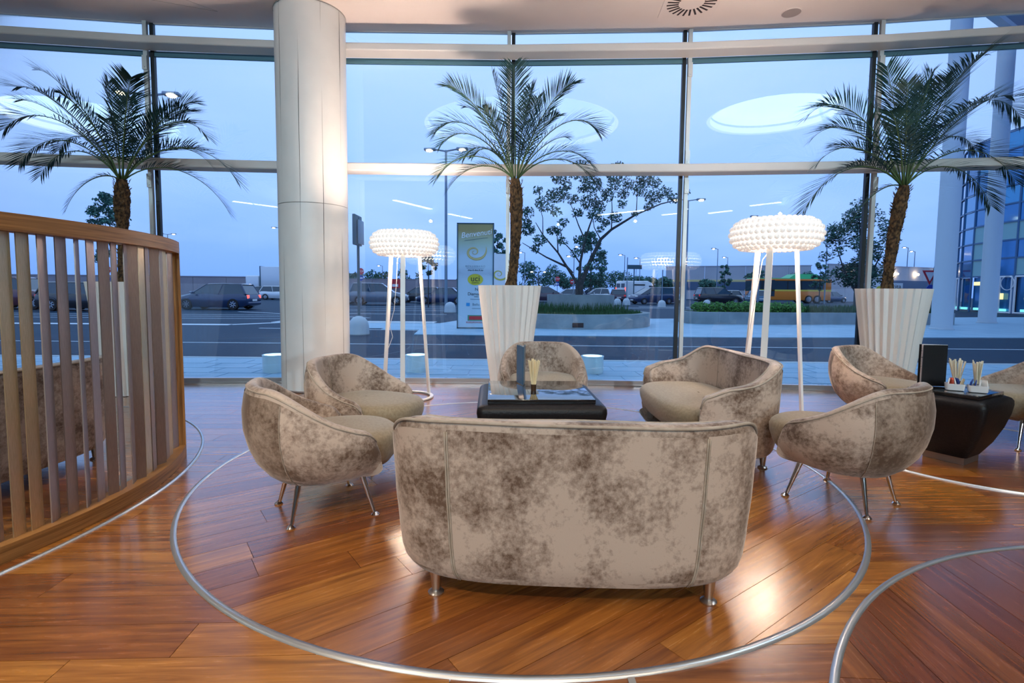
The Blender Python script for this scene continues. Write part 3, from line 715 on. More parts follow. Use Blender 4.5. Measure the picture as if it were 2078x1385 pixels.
# ------------------------------------------------------------------ floor lamps with beaded shades
bead_me = None
def floor_lamp(loc, rot, label, cord):
    global bead_me
    t_ = thing('floor_lamp', label, 'lamp', (loc[0], loc[1], .001), 0, 'beaded floor lamps')
    ZC, HH, RO = 1.66, .115, .34
    put(MB().lathe([(.265, 0), (.305, 0), (.305, .012), (.30, .016), (.27, .016), (.265, .012)], (0, 0, 0), 64), 'base_ring', 'lamp_white', t_, True)
    for k in range(3):
        an = rot + 2 * PI * k / 3; c, s = math.cos(an), math.sin(an); p0 = Vector((.285 * c, .285 * s, .01)); p1 = Vector((.175 * c, .175 * s, ZC - HH + .02)); d = p1 - p0
        X = Vector((-s, c, 0)); Zv = d.normalized(); Yv = Zv.cross(X); M = Matrix((X, Yv, Zv)).transposed()
        put(MB().box((p0 + p1) / 2, (.048, .018, d.length), M=M), 'leg', 'lamp_white', t_)
    fm = MB()
    for (r_, z) in ((RO - .17, ZC - HH + .012), (RO - .03, ZC - .055), (RO - .03, ZC + .055), (RO - .17, ZC + HH - .012)): fm.tube([(r_ * math.cos(2 * PI * k / 40), r_ * math.sin(2 * PI * k / 40), z) for k in range(40)], .004, 5, closed=True)
    for k in range(3):
        an = rot + 2 * PI * k / 3; fm.tube([(r_ * math.cos(an), r_ * math.sin(an), z) for (r_, z) in ((.175, ZC - HH + .01), (RO - .03, ZC - .055), (RO - .03, ZC + .055))], .004, 5)
    sh = put(fm, 'shade_frame', 'lamp_white', t_, 'all')
    if bead_me is None:
        bm = bmesh.new(); bmesh.ops.create_icosphere(bm, subdivisions=2, radius=.0235); bead_me = bpy.data.meshes.new('bead'); bm.to_mesh(bead_me); bm.free(); bead_me.materials.append(MATS['bead_glow']); bead_me.polygons.foreach_set('use_smooth', [True] * len(bead_me.polygons))
    spots = []
    rows = 11
    for i in range(rows):
        ph = math.radians(-118 + 236 * i / (rows - 1)); r_ = RO - .105 + .115 * math.cos(ph) if abs(ph) < PI / 2 else RO - .105 + .17 * math.cos(ph); z = ZC + HH * math.sin(ph) * (1 if abs(ph) < PI / 2 else 1.0)
        n = max(12, int(2 * PI * r_ / .0455))
        for j in range(n):
            an = 2 * PI * (j + .5 * (i % 2)) / n; spots.append((r_ * math.cos(an), r_ * math.sin(an), z))
    vd = Vector((-loc[0], -loc[1], 0)).normalized(); spots.sort(key=lambda p: -(p[0] * vd.x + p[1] * vd.y))
    for p in spots[:290]: b = link('bead', bead_me, None, sh); b.location = p
    rest = MB(); bv = [v.co.copy() for v in bead_me.vertices]; bf = [tuple(f.vertices) for f in bead_me.polygons]
    for p in spots[290:]: rest.add([v + Vector(p) for v in bv], bf)
    o = put(rest, 'beads_rest', 'bead_glow', sh, 'all'); o['kind'] = 'stuff'
    put(MB().lathe([(.001, ZC - .06), (.15, ZC - .055), (.17, ZC - .02), (.15, ZC + .03), (.001, ZC + .035)], (0, 0, 0), 40), 'diffuser', 'lamp_core', t_, 'all')
    put(MB().lathe([(.0005, ZC + .05), (.10, ZC + .05)], (0, 0, 0), 32), 'ceiling_fill_disc', 'ceiling_fill_glow', t_)  # hidden glowing disc, added to throw more light on the ceiling
    put(MB().tube([(.0, .0, ZC - HH + .03)] + [Vector(p) for p in cord], .0035, 6), 'cord', 'lamp_white', t_, True)
floor_lamp((-1.16, 5.62), math.radians(-84), 'tall white floor lamp with glowing beaded shade beside the column', [(-.07, -.03, 1.5), (-.08, -.04, 1.25), (-.11, -.03, .95), (-.16, -.02, .78), (-.13, -.02, .66), (-.19, -.03, .5), (-.24, -.02, .25), (-.25, 0, .02)])
floor_lamp((2.225, 4.45), math.radians(-128), 'tall white floor lamp with glowing beaded shade behind the right sofa', [(-.1, 0, 1.45), (-.14, .05, 1.0), (-.2, .08, .4), (-.24, .1, .02)])

# ------------------------------------------------------------------ palms in fluted planters
def planter(loc, label):
    t_ = thing('planter', label, 'planter', (loc[0], loc[1], .001), 0, 'fluted white planters')
    Hh, RT, RB, NF = 1.225, .350, .185, 26; prof = [(0, 1.)]
    mb = MB(); nz = 10; per = 4; n = NF * per
    for k in range(nz + 1):
        u = k / nz; base = RB + (RT - RB) * (u ** .92)
        for j in range(n):
            an = 2 * PI * j / n; fl = [0, -.010, -.030, -.012][j % per] * (.7 + .3 * u)
            mb.v.append(((base + fl) * math.cos(an), (base + fl) * math.sin(an), Hh * u))
    for k in range(nz):
        for j in range(n): mb.f.append((k * n + j, k * n + (j + 1) % n, (k + 1) * n + (j + 1) % n, (k + 1) * n + j))
    o = nz * n; q = len(mb.v)
    for j in range(n): an = 2 * PI * j / n; mb.v.append(((RT - .05) * math.cos(an), (RT - .05) * math.sin(an), Hh))
    for j in range(n): an = 2 * PI * j / n; mb.v.append(((RT - .055) * math.cos(an), (RT - .055) * math.sin(an), Hh - .06))
    for j in range(n):
        j2 = (j + 1) % n; mb.f.append((o + j, o + j2, q + j2, q + j)); mb.f.append((q + j, q + j2, q + n + j2, q + n + j))
    mb.f.append(tuple(range(n))[::-1])
    put(mb, 'pot', 'white_plastic', t_, True)
    r_ = random.Random(int(loc[0] * 100)); mb = MB(); rr = [.001, .08, .16, .23, .296]; K = 40
    for r0 in rr:
        for j in range(K): an = 2 * PI * j / K; mb.v.append((r0 * math.cos(an), r0 * math.sin(an), Hh - .025 + r_.uniform(-.012, .02) * (1 if r0 < .29 else .2)))
    for i in range(len(rr) - 1):
        for j in range(K): mb.f.append((i * K + j, i * K + (j + 1) % K, (i + 1) * K + (j + 1) % K, (i + 1) * K + j))
    s = put(mb, 'bark_mulch', 'bark_soil', t_); mb = MB()
    for i in range(150):
        an = r_.uniform(0, 2 * PI); q = .28 * math.sqrt(r_.random()); M = Matrix.Rotation(r_.uniform(0, 6), 3, 'Z') @ Matrix.Rotation(r_.uniform(-.6, .6), 3, 'X')
        mb.box((q * math.cos(an), q * math.sin(an), Hh - .008), (r_.uniform(.02, .045), r_.uniform(.012, .024), .012), M=M)
    put(mb, 'bark_chips', 'bark_soil', t_)['kind'] = 'stuff'
def frond_mesh(tip, seed, base_r=.05):
    r_ = random.Random(seed); tip = Vector(tip); L_ = tip.length
    horiz = Vector((tip.x, tip.y, 0)); hd = horiz.normalized() if horiz.length > .05 else Vector((r_.uniform(-1, 1), r_.uniform(-1, 1), 0)).normalized()
    el = math.atan2(tip.z, horiz.length)
    lift = (.34 if el < .6 else .18 if el < 1.1 else .07) * L_
    c1 = tip * .38 + Vector((0, 0, lift * 1.1)) - hd * .05 * L_; c2 = tip * .76 + Vector((0, 0, lift * 1.0)) + hd * .02
    def B(t_): u = 1 - t_; return c1 * (3 * u * u * t_) + c2 * (3 * u * t_ * t_) + tip * t_ ** 3 + hd * base_r * .5 * u ** 3
    def T(t_): return (B(min(1, t_ + .01)) - B(max(0, t_ - .01))).normalized()
    ra = MB(); ra.tube([B(i / 16) for i in range(17)], [.0085 * (1 - .85 * i / 16) for i in range(17)], 5)
    lf = MB(); n = int(50 * max(.75, L_ / 1.1)); side0 = None
    for i in range(n):
        t_ = .16 + .84 * (i / (n - 1)) ** .95
        p = B(min(1, t_)); tg = T(t_); sd = tg.cross(Vector((0, 0, 1)))
        if sd.length < .15: sd = tg.cross(hd if abs(tg.z) < .99 else Vector((1, 0, 0)))
        sd.normalize(); nr = sd.cross(tg).normalized()
        ln = L_ * .30 * (math.sin(PI * min(1, (.14 + .80 * (t_ - .16) / .84))) ** .55) * r_.uniform(.85, 1.1)
        fwd = .55 + .9 * (t_ - .16)
        for sg in (-1, 1):
            d = (sd * sg * .82 + tg * fwd + nr * .30 + Vector((r_.uniform(-.1, .1), r_.uniform(-.1, .1), r_.uniform(-.12, .08)))).normalized()
            w = .0060; wv = d.cross(nr).normalized() * w
            p1 = p + d * ln * .5 + Vector((0, 0, -.012 * L_)); p2 = p + d * ln + Vector((0, 0, -.075 * ln - .02 * L_))
            lf.add([p - wv * .4, p + wv * .4, p1 + wv, p1 - wv, p2], [(0, 1, 2, 3), (3, 2, 4)])
    return ra, lf
def palm(base, crown, tips, label, seed):
    t_ = thing('palm', label, 'palm', base, 0, 'potted palms')
    r_ = random.Random(seed); b = Vector((0, 0, -.03)); c = Vector(crown) - Vector(base); n = 34; mb = MB(); K = 18
    bend = Vector((r_.uniform(-.03, .03), r_.uniform(-.03, .03), 0))
    for i in range(n + 1):
        u = i / n; p = b.lerp(c, u) + bend * math.sin(PI * u) * 1.2
        rad = .052 + .012 * math.sin(u * 9 + seed) * .4 + .016 * sm(.55, .8, u) + .014 * (1 - sm(0, .15, u)) - .02 * sm(.9, 1.0, u)
        for j in range(K):
            an = 2 * PI * j / K; q = rad * (1 + .13 * ((i * 3 + j * 2 + (i % 2)) % 5 - 2) / 2 * .8) * r_.uniform(.94, 1.06); mb.v.append((p.x + q * math.cos(an), p.y + q * math.sin(an), p.z))
    for i in range(n):
        for j in range(K): mb.f.append((i * K + j, i * K + (j + 1) % K, (i + 1) * K + (j + 1) % K, (i + 1) * K + j))
    mb.f.append(tuple(n * K + j for j in range(K)))
    tr = put(mb, 'trunk', 'palm_trunk', t_)
    lb = MB()
    for i in range(230):
        u = r_.random() ** .8; p = b.lerp(c, u) + bend * math.sin(PI * u) * 1.2; an = r_.uniform(0, 2 * PI); rad = .050 + .02 * sm(.55, .8, u)
        o_ = Vector((math.cos(an), math.sin(an), 0)); w_ = Vector((-o_.y, o_.x, 0)) * .010; q = p + o_ * rad
        lb.add([q - w_, q + w_, q + o_ * r_.uniform(.012, .024) + Vector((0, 0, r_.uniform(.014, .03))), q - Vector((0, 0, .012))], [(0, 1, 2), (0, 2, 3), (1, 3, 2)])
    put(lb, 'leaf_bases', 'palm_trunk', tr)['kind'] = 'stuff'
    for i, tp in enumerate(tips):
        ra, lf = frond_mesh(tp, seed * 100 + i)
        fr = put(lf, 'frond', 'palm_leaf', t_); fr.location = c; put(ra, 'rachis', 'palm_rachis', fr, 'all')
PT1 = [(-0.61, -0.23, 1.04), (-1.07, 0.0, 0.96), (-1.1, -0.13, 0.49), (-1.13, 0.05, 0.19), (-1.02, 0.17, 0.08), (-0.3, -0.37, -0.37), (0.44, -0.41, 0.91), (0.66, 0.23, 0.89), (0.87, -0.22, 0.66), (1.06, -0.24, 0.40), (0.31, 0.36, 0.44), (1.26, -0.05, -0.0), (1.01, 0.23, -0.29), (-0.06, -0.05, 1.0), (-0.0, 0.18, 0.92), (-0.26, -0.4, 0.75), (-0.36, 0.28, 0.73), (0.22, 0.36, 0.85), (-0.88, 0.26, 0.38), (0.84, 0.2, 0.22), (-.75, -.3, .72)]
PT2 = [(-0.68, -0.37, 0.84), (-0.56, 0.17, 0.82), (-0.26, 0.04, 1.14), (-0.03, -0.19, 1.12), (0.55, -0.4, 0.86), (0.94, 0.26, 0.59), (0.84, -0.05, 0.12), (0.57, 0.14, 0.49), (0.92, 0.17, -0.02), (-0.89, 0.14, 0.54), (-0.9, 0.2, 0.04), (-0.73, -0.11, -0.15), (-0.84, 0.2, 0.42), (-0.33, -0.27, 0.65), (0.24, 0.31, 0.97), (-0.49, 0.27, 0.31), (0.42, -0.34, 0.57), (-0.6, 0.33, 0.31), (.16, .1, 1.0)]
PT3 = [(-1.1, -0.08, 0.7), (-0.96, 0.07, 0.51), (-1.17, -0.19, -0.31), (-0.95, -0.02, 0.22), (-0.34, -0.12, 1.18), (0.1, -0.15, 1.11), (0.81, 0.04, 1.38), (1.11, 0.04, 0.96), (1.40, 0.22, 0.8), (1.28, 0.11, 0.09), (1.12, 0.2, -0.16), (-0.42, 0.25, -0.46), (-0.57, 0.35, 0.51), (-0.3, 0.2, 1.0), (-0.24, -0.29, 0.95), (0.51, 0.2, 1.19), (0.63, 0.33, 0.74), (0.9, 0.2, 0.45), (-0.74, 0.22, 0.05), (0.25, 0.14, 1.09), (-0.44, -0.36, 0.65)]
planter((-4.22, 5.68), 'fluted white planter of the left palm, seen through the slatted screen')
planter((-.03, 5.78), 'fluted white planter of the middle palm, behind the coffee table')
planter((4.13, 5.66), 'fluted white planter of the right palm')
palm((-4.225, 5.68, 1.20), (-4.205, 5.68, 2.321), PT1, 'potted palm with arching fronds left of the column', 1)
palm((-.02, 5.78, 1.20), (.024, 5.78, 2.385), PT2, 'potted palm with arching fronds in the middle, right of the column', 2)
palm((4.06, 5.66, 1.20), (4.183, 5.66, 2.326), PT3, 'potted palm with long fronds at the right end of the window', 3)
# ================================================================== outside
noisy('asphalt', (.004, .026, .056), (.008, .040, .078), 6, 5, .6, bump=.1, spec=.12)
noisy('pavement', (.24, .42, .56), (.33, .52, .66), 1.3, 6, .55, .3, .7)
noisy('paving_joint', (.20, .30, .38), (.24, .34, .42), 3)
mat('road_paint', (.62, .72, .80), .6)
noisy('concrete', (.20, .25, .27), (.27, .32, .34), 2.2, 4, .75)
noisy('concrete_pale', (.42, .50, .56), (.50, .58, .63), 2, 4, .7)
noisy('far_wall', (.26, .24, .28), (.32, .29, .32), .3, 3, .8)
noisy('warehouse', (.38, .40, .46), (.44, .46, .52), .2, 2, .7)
mat('dark_band', (.06, .11, .20), .5)
mat('post_grey', (.20, .28, .36), .45, .4); mat('post_dark', (.04, .10, .14), .5)
mat('sodium_glow', (1, .8, .5), .5, emit=(1.0, .60, .30), es=30.)
mat('lamp_glow_white', (1, .95, .9), .5, emit=(1.0, .86, .72), es=12.)
mat('tub_glow', (1, 1, 1), .4, emit=(.75, .95, 1.0), es=5.)
mat('tub_white', (.62, .72, .74), .4)
mat('car_glass', (.03, .06, .09), .06, coat=.6); mat('tyre', (.012, .012, .014), .7); mat('rim', (.45, .48, .52), .3, .8)
mat('tail_red', (.5, .02, .03), .25, emit=(1., .04, .05), es=.35); mat('tail_lit', (.6, .05, .05), .25, emit=(1., .12, .10), es=2.2)
mat('head_clear', (.7, .75, .8), .1); mat('trim_black', (.012, .014, .018), .5); mat('plate_white', (.75, .78, .8), .5)
for nm, c in (('black', (.010, .014, .022)), ('navy', (.012, .035, .10)), ('slate', (.17, .20, .25)), ('silverblue', (.22, .30, .38)), ('white', (.70, .74, .78)), ('plum', (.05, .03, .055)), ('teal', (.05, .16, .26)), ('grey', (.16, .18, .20)), ('burgundy', (.10, .02, .04))):
    mat('paint_' + nm, c, .25, .15, coat=.8)
noisy('leaf_dark', (.010, .055, .050), (.025, .12, .085), 4, 3, .6); noisy('leaf_mid', (.012, .075, .07), (.03, .15, .11), 4, 3, .6)
noisy('hedge_green', (.02, .12, .02), (.10, .30, .05), 9, 4, .6); noisy('grass_green', (.012, .055, .018), (.03, .11, .03), 12, 4, .7)
noisy('bark', (.025, .030, .035), (.06, .06, .06), 14, 3, .8)
mat('sign_red', (.55, .03, .05), .45); mat('sign_blue', (.02, .07, .40), .45); mat('sign_white', (.78, .80, .84), .5); mat('ink_black', (.01, .02, .03), .5)
mat('print_yellow', (.62, .55, .04), .5); mat('print_gold', (.55, .36, .08), .45); mat('print_gold_pale', (.62, .52, .24), .45); mat('print_blue', (.02, .28, .60), .5); mat('print_red', (.55, .03, .04), .5); mat('print_green', (.06, .26, .16), .5)
mat('bus_orange', (.72, .22, .03), .35, coat=.5); mat('bus_yellow', (.78, .62, .10), .35); mat('bus_green', (.02, .42, .16), .35)
mat('office_glow', (.12, .32, .42), .5, emit=(.45, .75, .80), es=.10); mat('shop_warm', (.6, .5, .3), .5, emit=(1.0, .72, .28), es=1.6); mat('shop_teal', (.2, .6, .6), .5, emit=(.3, 1., .9), es=1.1)
mat('shop_dark', (.03, .07, .12), .4); mat('office_glass', (.02, .20, .46), .08, .5, coat=.7); mat('office_glass_b', (.04, .30, .55), .08, .5, coat=.7); mat('facade_metal', (.06, .16, .30), .4, .3)
mat('column_paint', (.52, .60, .66), .5); mat('canopy_blue', (.10, .22, .38), .5)

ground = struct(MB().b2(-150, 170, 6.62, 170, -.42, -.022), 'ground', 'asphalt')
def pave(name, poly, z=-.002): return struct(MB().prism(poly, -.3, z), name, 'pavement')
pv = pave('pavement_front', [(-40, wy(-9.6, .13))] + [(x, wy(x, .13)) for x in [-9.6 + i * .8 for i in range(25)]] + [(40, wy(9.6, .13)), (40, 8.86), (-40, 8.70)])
jr = random.Random(2)
for i in range(60):   # slab joints, near enough to tell apart
    x = -9 + i * .6 + jr.uniform(-.02, .02)
for j, y in enumerate((7.05, 7.5, 7.95, 8.4)):
    pass
pav_i = pave('pavement_island', [(-2.6, 13.75), (6, 13.68), (13, 14.3), (22, 14.9), (45, 17), (45, 30), (26, 27.5), (17, 25.4), (6.2, 22.8), (5.0, 24), (-1.2, 24), (-2.9, 17)])
for lst, par in (([((-9 + .6 * i, 6.9 + .45 * j, .0), (.575, .425)) for i in range(31) for j in range(4)], pv),):
    for (c_, d_) in lst:
        if c_[1] + .25 > 8.68 or c_[1] - .22 < wy(c_[0], .13): continue
        put(MB().box((c_[0] + (.3 if int(round((c_[1] - 6.9) / .45)) % 2 else 0), c_[1], .0), (d_[0], d_[1], .008)), 'paving_slab', 'pavement', par)
struct(MB().b2(-40, 40, 8.70, 8.82, -.2, .004), 'kerb_1', 'concrete_pale')
struct(MB().b2(-3.9, -2.5, 15.4, 18.4, -.2, -.004), 'pavement_nose', 'pavement')
struct(MB().b2(-8.5, -2.8, 18.3, 19.4, -.2, -.004), 'kerb_2', 'concrete_pale')
ln = 0
def line(x0, y0, x1, y1, w=.12):
    global ln; ln += 1; d = Vector((x1 - x0, y1 - y0, 0))
    struct(MB().box(((x0 + x1) / 2, (y0 + y1) / 2, -.020), (d.length, w, .006), math.atan2(d.y, d.x)), 'road_line_%d' % ln, 'road_paint')
line(-60, 11.3, 60, 11.35, .06)
line(-20, 16.6, -9.2, 17.0, .5); line(-9.2, 17.0, -8.1, 18.3, .3); line(-30, 16.2, -20, 16.6, .45)
for y in (20.5, 22.0, 23.4): line(-34, y - .6, -8.6, y, .09)
line(-14, 26.6, -6, 21.8, .14); line(-13, 30, 0, 29.6, .14); line(-12, 36.5, -3, 36.2, .12); line(-9.5, 33, -3.4, 32.6, .12); line(-9.5, 25.6, -3.2, 25.4, .14)
line(10, 41, 17, 41.4, .4); line(4, 38, 22, 39, .3); line(-7.6, 15.6, -2.6, 15.3, .1)
struct(MB().b2(-6.4, -2.6, 15.9, 18.3, -.2, -.010), 'pavement_tip', 'pavement')

# ------------------------------------------------------------------ cars
def car(kind, paint, loc, deg, label, lit=False):
    D = {'hatch': (4.1, 1.75, 1.47, .16), 'wagon': (4.75, 1.8, 1.45, .15), 'suv': (4.45, 1.85, 1.70, .22), 'sedan': (4.5, 1.78, 1.43, .15), 'city': (2.7, 1.56, 1.54, .17), 'mpv': (4.4, 1.8, 1.66, .17)}[kind]
    L_, Wd, Hh, gc = D; hw = Wd / 2
    t_ = thing('car', label, 'car', (loc[0], loc[1], -.021), math.radians(deg), 'parked cars')
    belt = gc + (Hh - gc) * .56
    # lower body stations (x, half width, low z, top z)
    hood = belt - (.12 if kind not in ('city', 'mpv') else .04); tail = belt + (.0 if kind != 'sedan' else -.02)
    st = [(-L_ / 2, hw * .80, gc + .22, tail - .22), (-L_ / 2 + .06, hw * .92, gc + .10, tail - .06), (-L_ / 2 + .35, hw * .99, gc + .02, tail + .01), (-L_ * .2, hw, gc, belt), (L_ * .12, hw, gc, belt - .01), (L_ * .25, hw * .99, gc, belt - .03), (L_ * .34, hw * .97, gc + .01, hood), (L_ / 2 - .22, hw * .90, gc + .05, hood - .10), (L_ / 2 - .05, hw * .78, gc + .12, hood - .24), (L_ / 2, hw * .62, gc + .2, hood - .32)]
    mb = MB(); n = 12
    for (x, w, z0, z1) in st:
        h = z1 - z0
        sec = [(-w * .92, z0), (-w, z0 + h * .25), (-w, z0 + h * .62), (-w * .97, z0 + h * .86), (-w * .90, z1 - .015), (-w * .55, z1 + .012), (w * .55, z1 + .012), (w * .90, z1 - .015), (w * .97, z0 + h * .86), (w, z0 + h * .62), (w, z0 + h * .25), (w * .92, z0)]
        mb.v += [(x, y, z) for y, z in sec]
    for i in range(len(st) - 1):
        for j in range(n): mb.f.append((i * n + j, i * n + (j + 1) % n, (i + 1) * n + (j + 1) % n, (i + 1) * n + j))
    mb.f.append(tuple(range(n))[::-1]); mb.f.append(tuple((len(st) - 1) * n + j for j in range(n)))
    body = put(mb, 'body', 'paint_' + paint, t_, True)
    # cabin: rear foot, rear top, front top, front foot
    X = {'hatch': (-.475, -.40, .06, .27), 'wagon': (-.485, -.42, .02, .22), 'suv': (-.48, -.43, .06, .25), 'sedan': (-.34, -.20, .04, .24), 'city': (-.47, -.40, .12, .40), 'mpv': (-.48, -.44, .10, .36)}[kind]
    xs = [k * L_ for k in X]; rw, bw = hw * .74, hw * .93
    gl = MB(); zt = Hh - .06
    lo = [(xs[0], bw * .94), ((xs[0] + xs[3]) / 2, bw), (xs[3], bw * .86)]; hi = [(xs[1], rw * .96), ((xs[1] + xs[2]) / 2, rw), (xs[2], rw * .92)]
    for sg in (-1, 1):
        gl.v += [(x, sg * y, belt - .03) for x, y in lo] + [(x, sg * y, zt) for x, y in hi]
    gl.f += [(0, 1, 4, 3), (1, 2, 5, 4), (6, 9, 10, 7), (7, 10, 11, 8), (0, 3, 9, 6), (2, 8, 11, 5), (3, 4, 10, 9), (4, 5, 11, 10)]
    put(gl, 'windows', 'car_glass', t_)
    rf = MB(); K = [(xs[1] - .05, rw * .93, zt - .02), (xs[1] + .12, rw * 1.0, Hh - .012), ((xs[1] + xs[2]) / 2, rw * 1.03, Hh), (xs[2] - .1, rw * .98, Hh - .015), (xs[2] + .07, rw * .92, zt - .03)]
    for x, w, z in K: rf.v += [(x, -w, z - .045), (x, -w * .9, z), (x, w * .9, z), (x, w, z - .045)]
    for i in range(len(K) - 1):
        for j in range(3): rf.f.append((i * 4 + j, i * 4 + j + 1, (i + 1) * 4 + j + 1, (i + 1) * 4 + j))
        rf.f.append((i * 4 + 3, i * 4, (i + 1) * 4, (i + 1) * 4 + 3))
    put(rf, 'roof', 'paint_' + paint, t_, True)
    for sg in (-1, 1):   # pillars
        for (xl, yl, xh, yh, w) in ((lo[0][0] + .02, lo[0][1], hi[0][0] + .02, hi[0][1], .10), (lo[1][0] - .05, lo[1][1], hi[1][0] + .05, hi[1][1], .045), (lo[2][0], lo[2][1], hi[2][0], hi[2][1], .04)):
            put(MB().tube([(xl, sg * (yl + .004), belt - .03), (xh, sg * (yh + .006), zt)], w * .5, 6), 'pillar', 'paint_' + paint, body)
    wr = .31 if kind != 'city' else .28
    if kind == 'suv': wr = .35
    for xw in (-L_ * .31, L_ * .31):
        for sg in (-1, 1):
            M = Matrix.Rotation(PI / 2, 3, 'X'); yc = sg * (hw - .085)
            put(MB().lathe([(wr * .62, .10), (wr * .96, .10), (wr, .07), (wr, -.07), (wr * .96, -.10), (wr * .62, -.10)], (xw, yc, wr), 20, M=M), 'wheel', 'tyre', t_, True)
            put(MB().lathe([(wr * 1.14, .05), (wr * 1.14, .012)], (xw, sg * (hw - .03), wr + .02), 20, M=M), 'wheel_arch', 'trim_black', t_)
            rm = MB(); rm.lathe([(wr * .64, .0), (wr * .60, .02), (wr * .56, .0), (wr * .56, -.02)], (xw, yc + sg * .085, wr), 18, M=M)
            for q in range(7): a_ = 2 * PI * q / 7; rm.box((xw + math.cos(a_) * wr * .3, yc + sg * .088, wr + math.sin(a_) * wr * .3), (wr * .58, .02, .05), M=Matrix.Rotation(-a_, 3, 'Y'))
            put(rm, 'rim', 'rim', t_)
    for sg in (-1, 1):
        put(MB().rbox((-L_ / 2 + .045, sg * hw * .74, tail - .17), (.09, hw * .24, .20), .03), 'tail_light', 'tail_lit' if lit else 'tail_red', t_, True)
        put(MB().rbox((L_ / 2 - .16, sg * hw * .70, hood - .22), (.22, hw * .30, .13), .04), 'headlight', 'head_clear', t_, True)
        put(MB().rbox((L_ * .2, sg * (hw + .07), belt + .06), (.12, .16, .11), .03), 'mirror', 'paint_' + paint, t_, True)
    put(MB().box((-L_ / 2 - .005, 0, gc + .38), (.02, .50, .11)), 'number_plate', 'plate_white', t_); put(MB().box((L_ / 2 - .004, 0, gc + .24), (.02, .50, .11)), 'number_plate', 'plate_white', t_)
    put(MB().rbox((L_ / 2 - .07, 0, gc + .17), (.14, Wd * .70, .16), .05), 'bumper', 'trim_black', t_, True); put(MB().rbox((-L_ / 2 + .05, 0, gc + .20), (.14, Wd * .82, .18), .05), 'bumper', 'paint_' + paint, t_, True)
    return t_
car('wagon', 'black', (-21.0, 26.2), 0, 'black estate car seen side-on through the slatted screen')
car('suv', 'burgundy', (-26.0, 27.6), 0, 'dark red car with lit tail lights at the far left behind the screen', True)
car('hatch', 'navy', (-16.5, 29.2), 180, 'dark blue hatchback seen side-on just left of the column', True)
car('sedan', 'silverblue', (-19.2, 33.5), 180, 'silver blue car half hidden behind the dark blue hatchback')
car('hatch', 'white', (-24.9, 56.0), 0, 'small white car in front of the white truck left of the column')
car('sedan', 'black', (-29.3, 60.5), 180, 'black car behind the tail of the dark blue hatchback')
car('suv', 'slate', (-10.35, 40.6), 6, 'grey off-road car right of the column beside the pole sign')
car('hatch', 'teal', (-14.5, 42.5), 10, 'blue hatchback peeping out from behind the column')
car('hatch', 'black', (-8.6, 48.5), 178, 'black hatchback behind the left floor lamp pole')
car('sedan', 'navy', (-5.9, 44.4), 176, 'dark saloon with pale headlights right of the left floor lamp')
car('wagon', 'teal', (-7.2, 53.5), 178, 'blue car roof behind the two dark cars at the left floor lamp')
car('mpv', 'plum', (3.5, 56.4), 0, 'dark purple people carrier right of the middle planter')
car('hatch', 'silverblue', (6.4, 60.5), 185, 'pale blue hatchback behind the tree trunk of the round bed')
car('city', 'white', (9.6, 58.5), 180, 'tiny white two-seat car right of the tree trunk')
car('suv', 'navy', (10.2, 68), 180, 'dark car roof behind the tiny white car')
car('hatch', 'plum', (12.2, 60.5), 84, 'dark hatchback seen from behind, left of the white van')
car('mpv', 'navy', (13.6, 50.8), 198, 'dark people carrier parked in front of the white van')
car('suv', 'teal', (16.9, 54.5), -98, 'dark car with white plate facing us left of the long window mullion')
car('suv', 'black', (20.8, 52.6), 2, 'black off-road car right of the window mullion')
car('sedan', 'navy', (23.2, 58.2), 80, 'dark blue saloon seen from behind above the hedge')
car('hatch', 'white', (25.6, 63), 184, 'white roofed car behind the dark saloons above the hedge')
car('hatch', 'teal', (27.2, 58.2), 82, 'blue hatchback next to the right lamp pole')
car('hatch', 'navy', (40.6, 66.5), 20, 'dark car behind the tail of the orange bus')
car('sedan', 'white', (48.6, 69), 180, 'white car far behind the right planter')

# ------------------------------------------------------------------ van, truck, bus
van = thing('van', 'tall white panel van with red tail lights in the car park', 'van', (15.9, 66.0, -.021), math.radians(28))
mb = MB(); st = [(-2.8, .96, .30, 2.42), (-2.72, 1.0, .28, 2.52), (.9, 1.0, .28, 2.55), (1.5, .98, .28, 2.35), (2.15, .95, .30, 1.35), (2.75, .86, .34, 1.1), (2.85, .75, .4, .9)]
for (x, w, z0, z1) in st: mb.v += [(x, -w, z0), (x, -w, z0 + (z1 - z0) * .5), (x, -w * .9, z1 - .06), (x, -w * .75, z1), (x, w * .75, z1), (x, w * .9, z1 - .06), (x, w, z0 + (z1 - z0) * .5), (x, w, z0)]
for i in range(len(st) - 1):
    for j in range(8): mb.f.append((i * 8 + j, i * 8 + (j + 1) % 8, (i + 1) * 8 + (j + 1) % 8, (i + 1) * 8 + j))
mb.f.append(tuple(range(8))[::-1]); mb.f.append(tuple(48 + j for j in range(8)))
put(mb, 'body', 'paint_white', van, True)
for sg in (-1, 1):
    put(MB().box((-2.8, sg * .88, 1.35), (.06, .16, .75)), 'tail_light', 'tail_lit', van); put(MB().box((-2.82, sg * .44, 1.95), (.03, .62, .5)), 'rear_window', 'car_glass', van)
    put(MB().box((1.4, sg * .985, 1.72), (.9, .03, .5)), 'side_window', 'car_glass', van)
    put(MB().box((-.7, sg * 1.0, 2.05), (1.9, .012, .16)), 'stripe', 'trim_black', van)
    for xw in (-1.7, 1.8): put(MB().lathe([(.0005, .1), (.2, .1), (.33, .1), (.33, -.1)], (xw, sg * .92, .33), 18, M=Matrix.Rotation(sg * PI / 2, 3, 'X') if sg < 0 else Matrix.Rotation(-PI / 2, 3, 'X')), 'wheel', 'tyre', van)
